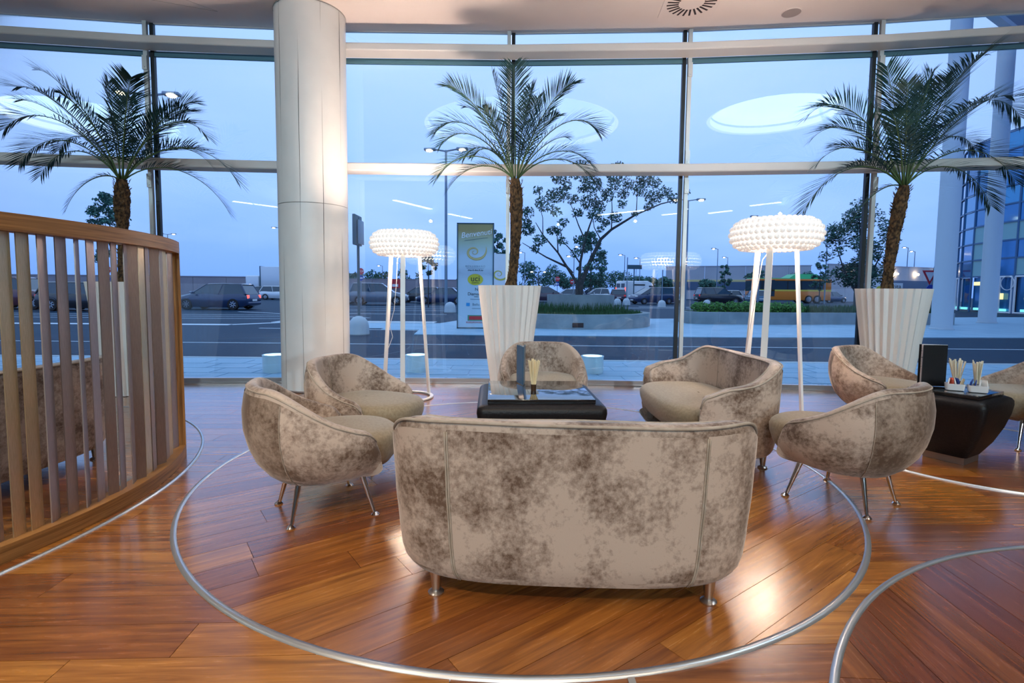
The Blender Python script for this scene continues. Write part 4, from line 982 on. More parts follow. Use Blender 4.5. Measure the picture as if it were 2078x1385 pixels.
put(MB().box((1.95, 0, 1.78), (.02, 1.6, .75), M=Matrix.Rotation(math.radians(-32), 3, 'Y')), 'windscreen', 'car_glass', van); put(MB().box((-2.84, 0, .55), (.02, .5, .12)), 'number_plate', 'plate_white', van)
trk = thing('truck', 'white box truck parked far left of the column', 'truck', (-28.6, 66.5, -.021), math.radians(180))
put(MB().rbox((-.6, 0, 2.45), (7.0, 2.5, 2.95), .05), 'cargo_box', 'paint_white', trk, True); put(MB().box((-.6, 0, .85), (7.2, 1.0, .25)), 'chassis', 'trim_black', trk)
put(MB().rbox((4.0, 0, 1.75), (1.7, 2.35, 2.1), .15), 'cab', 'paint_white', trk, True); put(MB().box((4.86, 0, 2.2), (.03, 2.0, .8)), 'windscreen', 'car_glass', trk)
put(MB().tube([(2.95, -1.25, 1.0), (2.95, -1.25, 3.95), (2.95, 1.25, 3.95), (2.95, 1.25, 1.0)], .06, 6), 'box_edge_frame', 'post_dark', trk)
for xw in (-2.6, -1.5, 3.9):
    for sg in (-1, 1): put(MB().lathe([(.0005, .14), (.3, .14), (.48, .14), (.48, -.14)], (xw, sg * 1.05, .48), 18, M=Matrix.Rotation(-sg * PI / 2, 3, 'X')), 'wheel', 'tyre', trk)
bus = thing('bus', 'orange city bus with yellow stripe and green roof pod', 'bus', (32.8, 62.2, -.021), math.radians(180))
put(MB().rbox((0, 0, .90), (9.0, 2.5, 1.10), .08), 'lower_body', 'bus_orange', bus, True); put(MB().box((0, 0, 1.50), (9.0, 2.52, .18)), 'stripe', 'bus_yellow', bus)
put(MB().box((.3, 0, 2.12), (8.2, 2.40, 1.1)), 'window_band', 'car_glass', bus); put(MB().rbox((-4.05, 0, 2.1), (.9, 2.5, 1.2), .05), 'rear_body', 'bus_orange', bus, True)
put(MB().rbox((0, 0, 2.72), (9.0, 2.5, .24), .06), 'cornice', 'bus_orange', bus, True); put(MB().rbox((.3, 0, 2.88), (8.2, 2.3, .12), .04), 'roof', 'bus_green', bus, True)
mb = MB(); mb.v = [(-3.6, -1.1, 2.93), (.4, -1.1, 2.93), (.4, 1.1, 2.93), (-3.6, 1.1, 2.93), (-2.9, -.9, 3.42), (-.4, -.9, 3.42), (-.4, .9, 3.42), (-2.9, .9, 3.42)]; mb.f = [(0, 1, 5, 4), (1, 2, 6, 5), (2, 3, 7, 6), (3, 0, 4, 7), (4, 5, 6, 7), (3, 2, 1, 0)]
put(mb, 'roof_pod', 'bus_green', bus)
for x in (-2.6, -1.0, .6, 2.2, 3.6):
    for sg in (-1, 1): put(MB().box((x, sg * 1.21, 2.12), (.10, .03, 1.1)), 'window_post', 'trim_black', bus)
for sg in (-1, 1):
    put(MB().box((2.75, sg * 1.24, 1.75), (1.25, .04, 1.9)), 'door', 'car_glass', bus)
    for xw in (-1.9, -2.9, 3.4):
        put(MB().lathe([(.30, .12), (.46, .12), (.48, .08), (.48, -.12)], (xw, sg * 1.14, .48), 20, M=Matrix.Rotation(-sg * PI / 2, 3, 'X')), 'wheel', 'tyre', bus)
        put(MB().lathe([(.0005, .13), (.14, .13), (.30, .12)], (xw, sg * 1.14, .48), 20, M=Matrix.Rotation(-sg * PI / 2, 3, 'X')), 'rim', 'rim', bus)
    put(MB().box((-4.45, sg * .95, .95), (.12, .25, .3)), 'tail_light', 'tail_lit', bus)
put(MB().box((-4.52, 0, 2.1), (.04, 1.9, .8)), 'rear_window', 'car_glass', bus); put(MB().box((4.5, 0, 2.0), (.04, 2.2, 1.2)), 'windscreen', 'car_glass', bus)

# ------------------------------------------------------------------ street lamps
def street_lamp(x, y, h, label, double=True, deg=0., r=.07, glow='sodium_glow', arm=.62):
    t_ = thing('street_lamp', label, 'street lamp', (x, y, -.021), math.radians(deg), 'car park lamps')
    put(MB().tube([(0, 0, 0), (0, 0, h)], [r, r * .7], 10), 'pole', 'post_grey', t_, True)
    for sg in ((-1, 1) if double else (-1,)):
        put(MB().tube([(0, 0, h - .05), (sg * arm, 0, h + .05)], r * .5, 6), 'arm', 'post_grey', t_)
        hd = put(MB().rbox((sg * (arm + .28), 0, h + .06), (.62, .30, .13), .04), 'lamp_head', 'post_grey', t_, True)
        put(MB().lathe([(.0005, -.09), (.14, -.06), (.19, 0)], (sg * (arm + .30), -.04, h + .0), 14), 'lens', glow, hd, True)
LP = [(-14.42, 21.0, 8.75, 'tall twin street lamp behind the left palm', 1, 8, .09), (-3.69, 29.0, 8.8, 'tall twin street lamp behind the middle palm', 1, -6, .09), (-30.7, 69.5, 9.2, 'distant twin street lamp just left of the column', 1, 0, .08), (-44.2, 57, 8.8, 'distant twin street lamp above the slatted screen', 1, 0, .08), (-50, 76, 8.9, 'far street lamp low beside the left palm trunk', 1, 0, .08),
      (-23.15, 93, 5.4, 'far street lamp left of the left floor lamp leg', 0, 0, .07), (-23.6, 110, 6.8, 'far street lamp behind the left floor lamp', 0, 0, .07), (1.86, 80, 7.0, 'far street lamp just right of the middle palm trunk', 0, 0, .07), (3.68, 75, 3.9, 'small far twin lamp low behind the purple people carrier', 1, 0, .05), (9.18, 70, 7.1, 'far street lamp glowing through the upper tree branches', 0, 0, .07), (7.28, 62, 5.3, 'orange street lamp low among the tree branches', 0, 0, .07),
      (16.07, 75, 6.4, 'far street lamp above the black direction board', 0, 0, .07), (19.49, 80, 6.3, 'far street lamp right of the black direction board', 0, 0, .07), (29.37, 75, 7.4, 'far street lamp left of the right floor lamp shade', 0, 0, .07), (36.99, 90, 7.2, 'smaller far street lamp beside the right floor lamp shade', 0, 0, .07), (12.62, 38, 7.8, 'street lamp by the right mullion with its head among tree leaves', 1, 0, .08), (21.7, 46, 7.8, 'street lamp rising above the right floor lamp shade', 0, 0, .08), (35.96, 60, 8.3, 'orange street lamp in front of the right tree', 0, 0, .08), (45.39, 66, 7.8, 'street lamp at the right side of the right tree', 0, 0, .07), (64.1, 85, 8.7, 'far street lamp right of the right palm trunk', 0, 0, .09), (69.1, 90, 8.5, 'second far street lamp right of the right palm trunk', 0, 0, .09), (21.3, 90, 5.5, 'far low street lamp above the white van', 0, 0, .06)]
for (x, y, h, lb, db, dg, r) in LP: street_lamp(x, y, h, lb, bool(db), dg, r, arm=.62 if db else .35)
# dark curved lamp at right
t_ = thing('street_lamp', 'unlit curved street lamp right of the right palm trunk', 'street lamp', (62.8, 78, -.021)); put(MB().tube([(0, 0, 0), (0, 0, 4.6), (.2, 0, 5.6), (.8, 0, 6.3), (1.7, 0, 6.5)], .08, 8), 'pole', 'post_dark', t_, True); put(MB().rbox((2.4, 0, 6.5), (1.6, .5, .22), .08), 'lamp_head', 'post_dark', t_, True)

# ------------------------------------------------------------------ road signs
def disc(y0, r, n=24, th=.03): return MB().lathe([(.0005, -th / 2), (r, -th / 2), (r, th / 2), (.0005, th / 2)], (0, 0, 0), n, M=Matrix.Rotation(PI / 2, 3, 'X'))
def stop_sign(x, y, h, label, r=.42, blue=True):
    t_ = thing('stop_sign', label, 'road sign', (x, y, -.021), 0, 'stop signs')
    put(MB().tube([(0, .04, 0), (0, .04, h + r)], .035, 8), 'pole', 'post_grey', t_, True)
    a_ = MB().lathe([(.0005, -.02), (r, -.02), (r, .02), (.0005, .02)], (0, 0, h), 8, PI / 8, 2 * PI + PI / 8, M=Matrix.Rotation(PI / 2, 3, 'X'))
    bd = put(a_, 'plate', 'sign_red', t_); tx = link('lettering', text_mesh('STOP', r * .80), 'sign_white', bd); tx.rotation_euler = (PI / 2, 0, 0); tx.location = (0, -.025, h)
    if blue:
        b2 = put(MB().lathe([(.0005, -.02), (r * .78, -.02), (r * .78, .02), (.0005, .02)], (0, 0, h - r * 1.95), 24, M=Matrix.Rotation(PI / 2, 3, 'X')), 'blue_disc', 'sign_blue', t_)
        put(MB().box((.05, -.03, h - r * 1.95), (r * .8, .01, .09)), 'arrow', 'sign_white', b2); put(MB().add([(-.30, -.03, h - r * 1.95), (-.05, -.03, h - r * 1.95 + .16), (-.05, -.03, h - r * 1.95 - .16)], [(0, 1, 2)]), 'arrow', 'sign_white', b2)
stop_sign(-23.7, 30.5, 2.2, 'stop sign over a blue disc behind the slatted screen', .26)
stop_sign(-11.1, 38.2, 2.5, 'stop sign over a blue arrow disc beside the pole right of the column', .25)
stop_sign(5.35, 62, 2.62, 'red stop sign left of the tree trunk in the round bed', .30)
t_ = thing('no_entry_sign', 'small round no entry sign right of the tree trunk', 'road sign', (8.05, 70, -.021)); put(MB().tube([(0, .04, 0), (0, .04, 2.6)], .04, 8), 'pole', 'post_grey', t_); put(MB().lathe([(.0005, -.02), (.34, -.02), (.34, .02), (.0005, .02)], (0, 0, 2.45), 20, M=Matrix.Rotation(PI / 2, 3, 'X')), 'plate', 'sign_red', t_); put(MB().box((0, -.03, 2.45), (.42, .01, .13)), 'bar', 'sign_white', t_)
def yield_sign(x, y, h, label):
    t_ = thing('yield_sign', label, 'road sign', (x, y, -.021)); put(MB().tube([(0, .05, 0), (0, .05, h)], .05, 8), 'pole', 'post_grey', t_)
    tri = MB(); w = .62
    tri.v = [(-w, 0, h), (w, 0, h), (0, 0, h - 1.15), (-w * .62, -.02, h - .13), (w * .62, -.02, h - .13), (0, -.02, h - .85)]; tri.f = [(0, 3, 4, 1), (1, 4, 5, 2), (2, 5, 3, 0)]
    put(tri, 'red_border', 'sign_red', t_); put(MB().add([(-w * .62, -.015, h - .13), (w * .62, -.015, h - .13), (0, -.015, h - .85)], [(0, 2, 1)]), 'plate', 'sign_white', t_)
    for k in range(2): put(MB().lathe([(.0005, -.02), (.34, -.02), (.34, .02), (.0005, .02)], (.12 - .25 * k, 0, h - 1.45 - .62 * k), 20, M=Matrix.Rotation(PI / 2, 3, 'X')), 'blue_disc', 'sign_blue', t_)
yield_sign(32.6, 40.8, 3.05, 'yield sign above two blue discs left of the right white columns')
t_ = thing('direction_board', 'black direction board on a pole left of the white van', 'sign', (13.4, 57.5, -.021)); put(MB().tube([(0, .05, 0), (0, .05, 4.05)], .06, 8), 'pole', 'post_dark', t_); put(MB().box((0, 0, 3.9), (1.65, .08, .46)), 'board', 'post_dark', t_)
t_ = thing('direction_board', 'small dark direction board behind the left floor lamp', 'sign', (-9.6, 60, -.021)); put(MB().tube([(0, .05, 0), (0, .05, 3.3)], .05, 8), 'pole', 'post_grey', t_); put(MB().box((0, 0, 3.15), (.42, .08, .28)), 'board', 'post_dark', t_)
t_ = thing('pole_sign', 'narrow grey sign panel seen edge-on on a tall pole right of the column', 'sign', (-4.04, 13.7, -.021))
put(MB().tube([(0, 0, .496), (0, 0, 3.06)], .036, 10), 'pole', 'post_dark', t_, True); put(MB().rbox((-.02, 0, 2.72), (.075, .62, .78), .02), 'panel', 'post_dark', t_, True); put(MB().rbox((.045, .1, 2.68), (.03, .5, .62), .01), 'bracket_frame', 'post_grey', t_, True)
def bollard(x, y, label, s=1., pole=0.):
    t_ = thing('bollard', label, 'bollard', (x, y, -.021), 0, 'domed concrete bollards')
    put(MB().lathe([(.27 * s, 0), (.255 * s, .25 * s), (.225 * s, .36 * s), (.16 * s, .44 * s), (.07 * s, .485 * s), (.0005, .495 * s)], (0, 0, 0), 28), 'dome', 'concrete_pale', t_, True)
    put(MB().lathe([(.275 * s, 0), (.275 * s, .02), (.265 * s, .025)], (0, 0, 0), 28), 'foot', 'concrete', t_)
    if pole: put(MB().tube([(0, 0, .4), (0, 0, pole)], .04, 8), 'pole', 'post_grey', t_)
bollard(-4.04, 13.68, 'large domed concrete bollard at the foot of the pole sign', 1.0)
bollard(-3.3, 27.6, 'domed concrete bollard just left of the welcome totem', 1.15)
bollard(9.3, 46.0, 'left of two domed bollards beside the round bed', 1.2); bollard(10.1, 46.0, 'right of two domed bollards beside the round bed', 1.25, 4.2)
bollard(11.5, 40.0, 'domed bollard with a thin post left of the window mullion', 1.15, 2.9); bollard(15.9, 42.5, 'domed bollard at the left end of the hedge', 1.2)
# lit tubs along the glass
for x, y, lb in ((-3.33, 7.25, 'glowing white tub light outside left of the column'), (-1.36, 7.38, 'glowing white tub light outside behind the left floor lamp'), (1.16, 7.42, 'glowing white tub light outside right of the middle planter')):
    t_ = thing('tub_light', lb, 'outdoor light', (x, y, .004), 0, 'outdoor tub lights')
    put(MB().lathe([(.0005, 0), (.150, 0), (.158, .02), (.158, .225), (.163, .23), (.163, .245), (.140, .245), (.140, .215)], (0, 0, 0), 36), 'tub', 'tub_white', t_, True)
    put(MB().lathe([(.0005, .232), (.09, .23), (.140, .222)], (0, 0, 0), 36), 'lens', 'tub_glow', t_, True)

# ------------------------------------------------------------------ welcome totem and its lettering
def ptext(body, size, loc, material, parent, rot=0., shear=0., align='CENTER', space=1., sx=1.):
    o = link('lettering', text_mesh(body, size, .002, shear, align, space), material, parent); o.rotation_euler = (PI / 2, -rot, 0); o.location = loc; o.scale = (sx, 1, 1); return o
def horn(parent, cx, cz, s, y, material, m2):
    # spiral horn: band that widens along a spiral
    for off, mt, wd in ((0, material, 1.), (-.004, m2, .45)):
        mb = MB(); n = 60
        for i in range(n + 1):
            u = i / n; an = math.radians(28 - 660 * (1 - u)); r_ = s * (.12 + .88 * u ** 1.5) * (1 + .35 * max(0, u - .8) / .2)
            w = s * (.03 + .34 * u ** 1.6) * wd * (1 - .9 * max(0, u - .88) / .12); e = .86
            for q in (-1, 1): mb.v.append((cx + (r_ + q * w / 2) * math.cos(an), y + off, cz + (r_ + q * w / 2) * math.sin(an) * e))
        for i in range(n): mb.f.append((2 * i, 2 * i + 1, 2 * i + 3, 2 * i + 2))
        put(mb, 'horn_logo', mt, parent)
tot = thing('welcome_totem', 'tall welcome totem sign with gold horn logo and printed shop names', 'sign', (-1.13, 15.95, -.003))
def totem_face():
    m_ = mat('totem_print', (.6, .7, .8), .45); t = m_.node_tree; b = t.nodes['Principled BSDF']; tc_ = N(t, 'ShaderNodeTexCoord'); sx_ = N(t, 'ShaderNodeSeparateXYZ'); r_ = N(t, 'ShaderNodeValToRGB'); mr_ = N(t, 'ShaderNodeMapRange')
    mr_.inputs[1].default_value = 2.1; mr_.inputs[2].default_value = 3.2; el = r_.color_ramp.elements; el[0].position = .1; el[0].color = (.50, .62, .72, 1); el[1].position = .8; el[1].color = (.34, .26, .10, 1); q = el.new(.45); q.color = (.42, .50, .38, 1)
    t.links.new(tc_.outputs['Object'], sx_.inputs[0]); t.links.new(sx_.outputs['Z'], mr_.inputs[0]); t.links.new(mr_.outputs[0], r_.inputs[0]); t.links.new(r_.outputs[0], b.inputs['Base Color'])
totem_face()
put(MB().box((0, 0, 1.6), (1.06, .10, 3.14)), 'face', 'totem_print', tot)
fr_ = MB()
for x in (-.545, .545): fr_.box((x, 0, 1.6), (.035, .14, 3.2))
fr_.box((0, 0, 3.19), (1.12, .14, .03)); fr_.box((0, 0, .02), (1.12, .14, .04)); put(fr_, 'frame', 'post_dark', tot)
Y0 = -.056
ptext('Benvenuti', .235, (.02, Y0, 2.88), 'sign_white', tot, math.radians(8), .25)
put(MB().box((.02, Y0, 2.72), (.72, .004, .008), M=Matrix.Rotation(math.radians(-8), 3, 'Y')), 'underline', 'post_dark', tot)
horn(tot, -.04, 2.33, .30, Y0, 'print_gold', 'print_gold_pale')
ptext('BENURBANO', .075, (0, Y0, 1.90), 'post_grey', tot, space=1.5); put(MB().box((0, Y0, 1.845), (.54, .004, .006)), 'underline', 'post_dark', tot)
ptext('shop & dine & joy', .065, (0, Y0, 1.785), 'ink_black', tot, shear=.2)
ov = put(MB().lathe([(.0005, 0), (.235, 0), (.235, .004)], (0, 0, 0), 36, M=Matrix.Rotation(PI / 2, 3, 'X')), 'yellow_oval', 'print_yellow', tot); ov.scale = (1, 1, .72); ov.location = (-.0, Y0, 1.50)
ptext('uci', .25, (0, Y0 - .006, 1.525), 'ink_black', tot); ptext('CINEMAS', .052, (0, Y0 - .006, 1.40), 'ink_black', tot, space=1.1)
ptext('N', .13, (.04, Y0, 1.20), 'ink_black', tot); ptext('Diamante', .13, (.02, Y0, 1.06), 'ink_black', tot); ptext('****', .08, (.03, Y0, .96), 'ink_black', tot); put(MB().box((.03, Y0, .90), (.36, .004, .018)), 'small_print', 'post_grey', tot)
put(MB().rbox((-.22, Y0, .74), (.11, .006, .10), .002), 'blue_mark', 'print_blue', tot); ptext('Bellu', .11, (.02, Y0, .74), 'post_grey', tot); put(MB().box((.05, Y0, .62), (.30, .004, .016)), 'small_print', 'post_grey', tot)
put(MB().box((.03, Y0, .33), (.52, .004, .17)), 'red_mark', 'print_green', tot); put(MB().rbox((.02, Y0 - .004, .33), (.42, .006, .11), .002), 'red_mark', 'print_red', tot); ptext('ROSSOPOMODORO', .068, (.03, Y0, .19), 'print_red', tot)
t2 = thing('welcome_totem', 'second white totem with a horn logo half hidden behind the first', 'sign', (-.72, 24.5, -.021)); put(MB().box((0, 0, 1.45), (1.15, .12, 2.9)), 'face', 'sign_white', t2); horn(t2, .08, 1.95, .36, -.065, 'print_gold_pale', 'print_yellow'); put(MB().box((.585, 0, 1.45), (.04, .16, 2.95)), 'frame', 'post_dark', t2)
t3 = thing('welcome_totem', 'white totem with a pale horn logo left of the right palm trunk', 'sign', (26.0, 37, -.021)); put(MB().box((0, 0, 1.6), (1.15, .12, 3.3)), 'face', 'sign_white', t3); horn(t3, .05, 2.35, .40, -.065, 'print_gold_pale', 'print_green'); put(MB().box((.595, 0, 1.6), (.05, .16, 3.3)), 'frame', 'post_dark', t3)
ov = put(MB().lathe([(.0005, 0), (.25, 0), (.25, .004)], (0, -.066, 1.5), 24, M=Matrix.Rotation(PI / 2, 3, 'X')), 'yellow_oval', 'print_yellow', t3)
t4 = thing('exit_board', 'small white exit board beside the right palm trunk', 'sign', (29.2, 40, -.021)); put(MB().box((0, 0, 1.75), (1.4, .1, .55)), 'board', 'sign_white', t4); put(MB().tube([(0, .05, 0), (0, .05, 1.5)], .05, 6), 'pole', 'post_grey', t4); ptext('uscita', .48, (.02, -.06, 1.75), 'ink_black', t4)
bb = thing('billboard', 'small red billboard on the far wall behind the left floor lamp', 'billboard', (-20.0, 88.6, -.021)); put(MB().box((0, 0, 2.2), (1.9, .1, 1.5)), 'board', 'print_red', bb); put(MB().box((.1, -.06, 1.9), (1.0, .01, .45)), 'print', 'sign_white', bb); put(MB().tube([(0, .1, 0), (0, .1, 1.5)], .06, 6), 'pole', 'post_grey', bb)

# ------------------------------------------------------------------ raised beds, hedge and grass
def oval(cx, cy, rx, ry, n=48): return [(cx + rx * math.cos(2 * PI * k / n), cy + ry * math.sin(2 * PI * k / n)) for k in range(n)]
def rim_wall(root, poly, inner, z0, z1, name, material):
    mb = MB(); n = len(poly)
    for pl, z in ((poly, z0), (poly, z1), (inner, z1), (inner, z1 - .1)): mb.v += [(p[0], p[1], z) for p in pl]
    for i in range(3):
        for k in range(n): mb.f.append((i * n + k, i * n + (k + 1) % n, (i + 1) * n + (k + 1) % n, (i + 1) * n + k))
    return put(mb, name, material, root, True)
def blades(pts, hgt, w, seed, name, material, parent, jit=.3):
    r_ = random.Random(seed); mb = MB()
    for (x, y, z) in pts:
        a_ = r_.uniform(0, PI); h = hgt * r_.uniform(.5, 1.2); dx, dy = math.cos(a_) * w, math.sin(a_) * w; lx, ly = r_.uniform(-jit, jit) * h, r_.uniform(-jit, jit) * h
        mb.v += [(x - dx, y - dy, z), (x + dx, y + dy, z), (x + lx, y + ly, z + h)]; k = len(mb.v) - 3; mb.f.append((k, k + 1, k + 2))
    o = put(mb, name, material, parent); o['kind'] = 'stuff'; return o
def leafblob(centers, n, size, seed, flat=.8):
    r_ = random.Random(seed); mb = MB()
    for i in range(n):
        cx, cy, cz, R_ = centers[r_.randrange(len(centers))] if len(centers) < 8 else r_.choices(centers, weights=[c[3] ** 2 for c in centers])[0]
        while True:
            p = Vector((r_.uniform(-1, 1), r_.uniform(-1, 1), r_.uniform(-1, 1)))
            if .15 < p.length < 1: break
        p = Vector((cx + p.x * R_, cy + p.y * R_, cz + p.z * R_ * flat)); u = Vector((r_.gauss(0, 1), r_.gauss(0, 1), r_.gauss(0, 1))).normalized(); v = u.orthogonal().normalized(); s = size * r_.uniform(.6, 1.3)
        k = len(mb.v); mb.v += [tuple(p - u * s), tuple(p + v * s * .5), tuple(p + u * s), tuple(p - v * s * .5)]; mb.f.append((k, k + 1, k + 2, k + 3))
    return mb
bed = thing('round_bed', 'low curved concrete bed with grass and an inner tree ring', 'planter bed', (0, 0, 0))
P0 = oval(2.1, 18.6, 2.75, 2.7); P1 = oval(2.1, 18.6, 2.5, 2.45)
rim_wall(bed, P0, P1, -.01, .45, 'outer_wall', 'concrete'); put(MB().prism(P1, .2, .38), 'soil', 'grass_green', bed)
P2 = oval(2.62, 20.0, 1.28, 1.28); P3 = oval(2.62, 20.0, 1.14, 1.14); rim_wall(bed, P2, P3, .3, 1.04, 'inner_wall', 'concrete'); put(MB().prism(P3, .5, .98), 'soil', 'bark_soil', bed)
put(MB().box((2.02, 15.905, .13), (.34, .03, .14)), 'drain_slot', 'vent_dark', bed)
gr = random.Random(8); pts = []
while len(pts) < 5200:
    x, y = gr.uniform(-.5, 4.7), gr.uniform(16.0, 20.8); q = ((x - 2.1) / 2.45) ** 2 + ((y - 18.6) / 2.4) ** 2
    if q < 1 and (x - 2.62) ** 2 + (y - 20) ** 2 > 1.7: pts.append((x, y, .36))
blades(pts, .17, .018, 3, 'grass', 'grass_green', bed); blades([(p[0], p[1], .36) for p in pts if p[1] > 17.6 and p[0] < 3.9][:1800], .40, .02, 4, 'tall_grass', 'grass_green', bed)
bed2 = thing('long_bed', 'long low concrete bed with hedge in front of the car park', 'planter bed', (0, 0, 0))
Q0 = [(6.55, 19.55), (6.9, 19.25), (9.5, 19.2), (12.8, 19.75), (16.8, 19.9), (17.3, 20.3), (17.2, 22.6), (12.5, 22.4), (7.2, 21.8), (6.6, 21.2)]; c0 = (11.5, 20.9)
Q1 = [(p[0] + (c0[0] - p[0]) * .035, p[1] + (c0[1] - p[1]) * .17) for p in Q0]
rim_wall(bed2, Q0, Q1, -.01, .44, 'outer_wall', 'concrete'); put(MB().prism(Q1, .2, .36), 'soil', 'grass_green', bed2)
hd = [(7.2 + .22 * i, 20.25 + .10 * math.sin(i * 1.7) + .015 * i, .56 + .05 * math.sin(i * 2.3), .26) for i in range(20)]
hg = tag(put(leafblob(hd, 5200, .055, 6, .9), 'hedge', 'hedge_green'), 'bright green low hedge growing in the long concrete bed', 'hedge', kind='stuff')
pts = [(gr.uniform(11.4, 16.9), gr.uniform(20.4, 22.2), .35) for _ in range(3000)]; blades(pts, .34, .025, 5, 'grass', 'grass_green', bed2)

# ------------------------------------------------------------------ trees
def tree(name, label, base, branches, clusters, n, size, seed, leaf='leaf_mid', group='trees outside', r0=.10):
    t_ = thing(name, label, 'tree', base, 0, group); B_ = Vector(base)
    for i, (pts, ra, rz_) in enumerate(branches):
        k = len(pts); put(MB().tube([Vector(p) - B_ for p in pts], [ra + (rz_ - ra) * q / (k - 1) for q in range(k)], 7), 'trunk' if i == 0 else 'branch', 'bark', t_, True)
    o = put(leafblob([(c[0] - B_.x, c[1] - B_.y, c[2] - B_.z, c[3]) for c in clusters], n, size, seed), 'foliage', leaf, t_); o['kind'] = 'stuff'
BR = {'main_r': ([(2.61, 20.0, .95), (2.65, 20.04, 1.49), (2.97, 20.08, 2.31), (3.37, 20.12, 3.16), (3.78, 20.16, 3.54), (4.73, 20.2, 4.13), (5.68, 20.24, 4.54), (6.44, 20.28, 4.73)], .10, .012), 'left': ([(2.5, 20.0, .95), (2.49, 20.08, 1.49), (2.09, 20.15, 2.1), (1.3, 20.23, 2.47), (0.37, 20.31, 3.02)], .085, .012), 'left2': ([(2.29, 20.0, 1.86), (2.09, 20.09, 2.1), (1.75, 20.19, 2.64), (1.16, 20.28, 3.33), (0.88, 20.38, 3.81)], .06, .012), 'mid': ([(2.57, 20.0, .95), (2.58, 20.1, 1.79), (2.62, 20.2, 2.31), (2.8, 20.3, 3.18), (2.98, 20.4, 3.72), (3.17, 20.45, 4.25), (3.24, 20.5, 4.97)], .07, .01),
      'up1': ([(2.8, 20.3, 3.14), (2.53, 20.3, 3.72), (2.33, 20.35, 4.27), (2.13, 20.4, 4.75)], .03, .008), 'up2': ([(3.37, 20.12, 3.15), (3.12, 20.14, 3.6), (3.07, 20.27, 4.02)], .025, .008), 'up3': ([(3.78, 20.16, 3.52), (3.73, 19.85, 4.3), (3.66, 19.7, 4.93)], .025, .008), 'up4': ([(4.73, 20.2, 4.13), (4.69, 19.99, 4.83), (4.72, 19.98, 5.16)], .02, .007), 'up5': ([(1.75, 20.19, 2.63), (1.7, 20.14, 3.32), (2.01, 20.28, 3.67)], .025, .008), 'up6': ([(1.16, 20.28, 3.3), (1.14, 20.2, 3.97), (0.96, 20.1, 4.65)], .02, .007), 'ml': ([(2.62, 20.2, 2.23), (2.26, 19.98, 2.69), (1.9, 19.85, 3.04), (1.75, 19.73, 3.59)], .03, .008)}
CL = [(0.92, 19.95, 4.95, 0.21), (1.17, 19.59, 4.4, 0.38), (0.56, 20.07, 4.14, 0.27), (0.57, 20.12, 3.51, 0.31), (1.0, 19.22, 3.02, 0.27), (0.86, 19.55, 2.75, 0.21), (1.73, 19.65, 4.74, 0.38), (2.1, 20.67, 5.27, 0.24), (2.29, 20.43, 4.72, 0.27), (2.89, 19.46, 5.1, 0.41), (2.98, 20.48, 4.63, 0.41), (3.04, 19.42, 3.97, 0.31), (2.47, 20.19, 4.17, 0.24), (2.46, 19.4, 3.08, 0.24), (2.31, 19.2, 2.58, 0.21), (2.83, 20.59, 2.85, 0.27), (3.5, 19.54, 4.73, 0.31), (3.72, 19.54, 5.13, 0.31), (4.32, 20.77, 5.0, 0.27), (4.51, 20.6, 5.34, 0.27), (3.81, 19.66, 3.94, 0.27), (3.63, 20.74, 3.88, 0.21), (4.81, 20.06, 5.01, 0.31), (4.89, 20.28, 5.35, 0.24), (5.2, 19.53, 5.17, 0.27), (5.49, 20.71, 4.89, 0.38), (5.82, 20.31, 4.99, 0.31), (6.31, 20.75, 4.84, 0.27), (5.31, 20.63, 4.5, 0.21), (1.69, 19.68, 3.4, 0.21), (1.46, 19.78, 3.44, 0.21), (1.84, 19.47, 3.02, 0.21), (1.59, 19.43, 4.08, 0.24), (1.85, 19.3, 3.68, 0.21), (3.29, 19.68, 3.48, 0.17), (3.18, 20.16, 2.48, 0.24), (2.91, 19.21, 2.1, 0.17), (0.5, 20.28, 3.8, 0.24), (6.49, 19.74, 4.9, 0.14), (4.58, 19.7, 4.08, 0.14), (2.7, 20.51, 5.14, 0.24), (3.28, 19.97, 4.38, 0.27), (4.07, 19.71, 4.44, 0.21), (1.46, 19.97, 4.8, 0.24), (2.6, 20, 5.7, .5), (4.0, 20.2, 5.7, .5), (1.8, 20, 5.5, .4), (5.0, 20.1, 5.6, .4)]
tree('spreading_tree', 'multi-stemmed spreading tree growing from the round concrete bed', (2.57, 20.0, .95), list(BR.values()), CL, 6800, .062, 21, 'leaf_dark')
tr = random.Random(31)
def crown(cx, cy, z0, z1, w, n):
    out = []
    for i in range(n):
        u = tr.random(); z = z0 + (z1 - z0) * u; q = w * (math.sin(PI * (.15 + .8 * u)) ** .7); a_ = tr.uniform(0, 2 * PI); r_ = q * math.sqrt(tr.random()); out.append((cx + r_ * math.cos(a_), cy + r_ * math.sin(a_) * .7, z, w * tr.uniform(.16, .30)))
    return out
c2 = crown(17.2, 26, 1.6, 5.6, 1.75, 60)
tree('bushy_tree', 'tall bushy tree left of the right palm trunk', (17.2, 26, -.02), [([(17.2, 26, -.02), (17.15, 26, 1.2), (17.3, 26, 3.0), (17.1, 26, 5.0)], .14, .02), ([(17.15, 26, 1.2), (16.4, 25.9, 2.4), (16.0, 26, 3.6)], .06, .015), ([(17.2, 26, 1.4), (18.0, 26, 2.5), (18.4, 26, 3.4)], .06, .015)], c2, 7200, .085, 22, 'leaf_dark')
c3 = crown(-15.6, 20.3, 2.2, 4.9, .72, 46)
tree('young_tree', 'young upright tree behind the left palm trunk', (-15.6, 20.3, -.02), [([(-15.6, 20.3, -.02), (-15.55, 20.3, 2.4), (-15.6, 20.3, 4.6)], .045, .01)] + [([(-15.57, 20.3, 1.8 + .25 * k), (-15.57 + .5 * math.sin(k * 2.1), 20.3 + .3 * math.cos(k * 2), 3.0 + .25 * k)], .015, .005) for k in range(6)], c3, 1500, .07, 23)
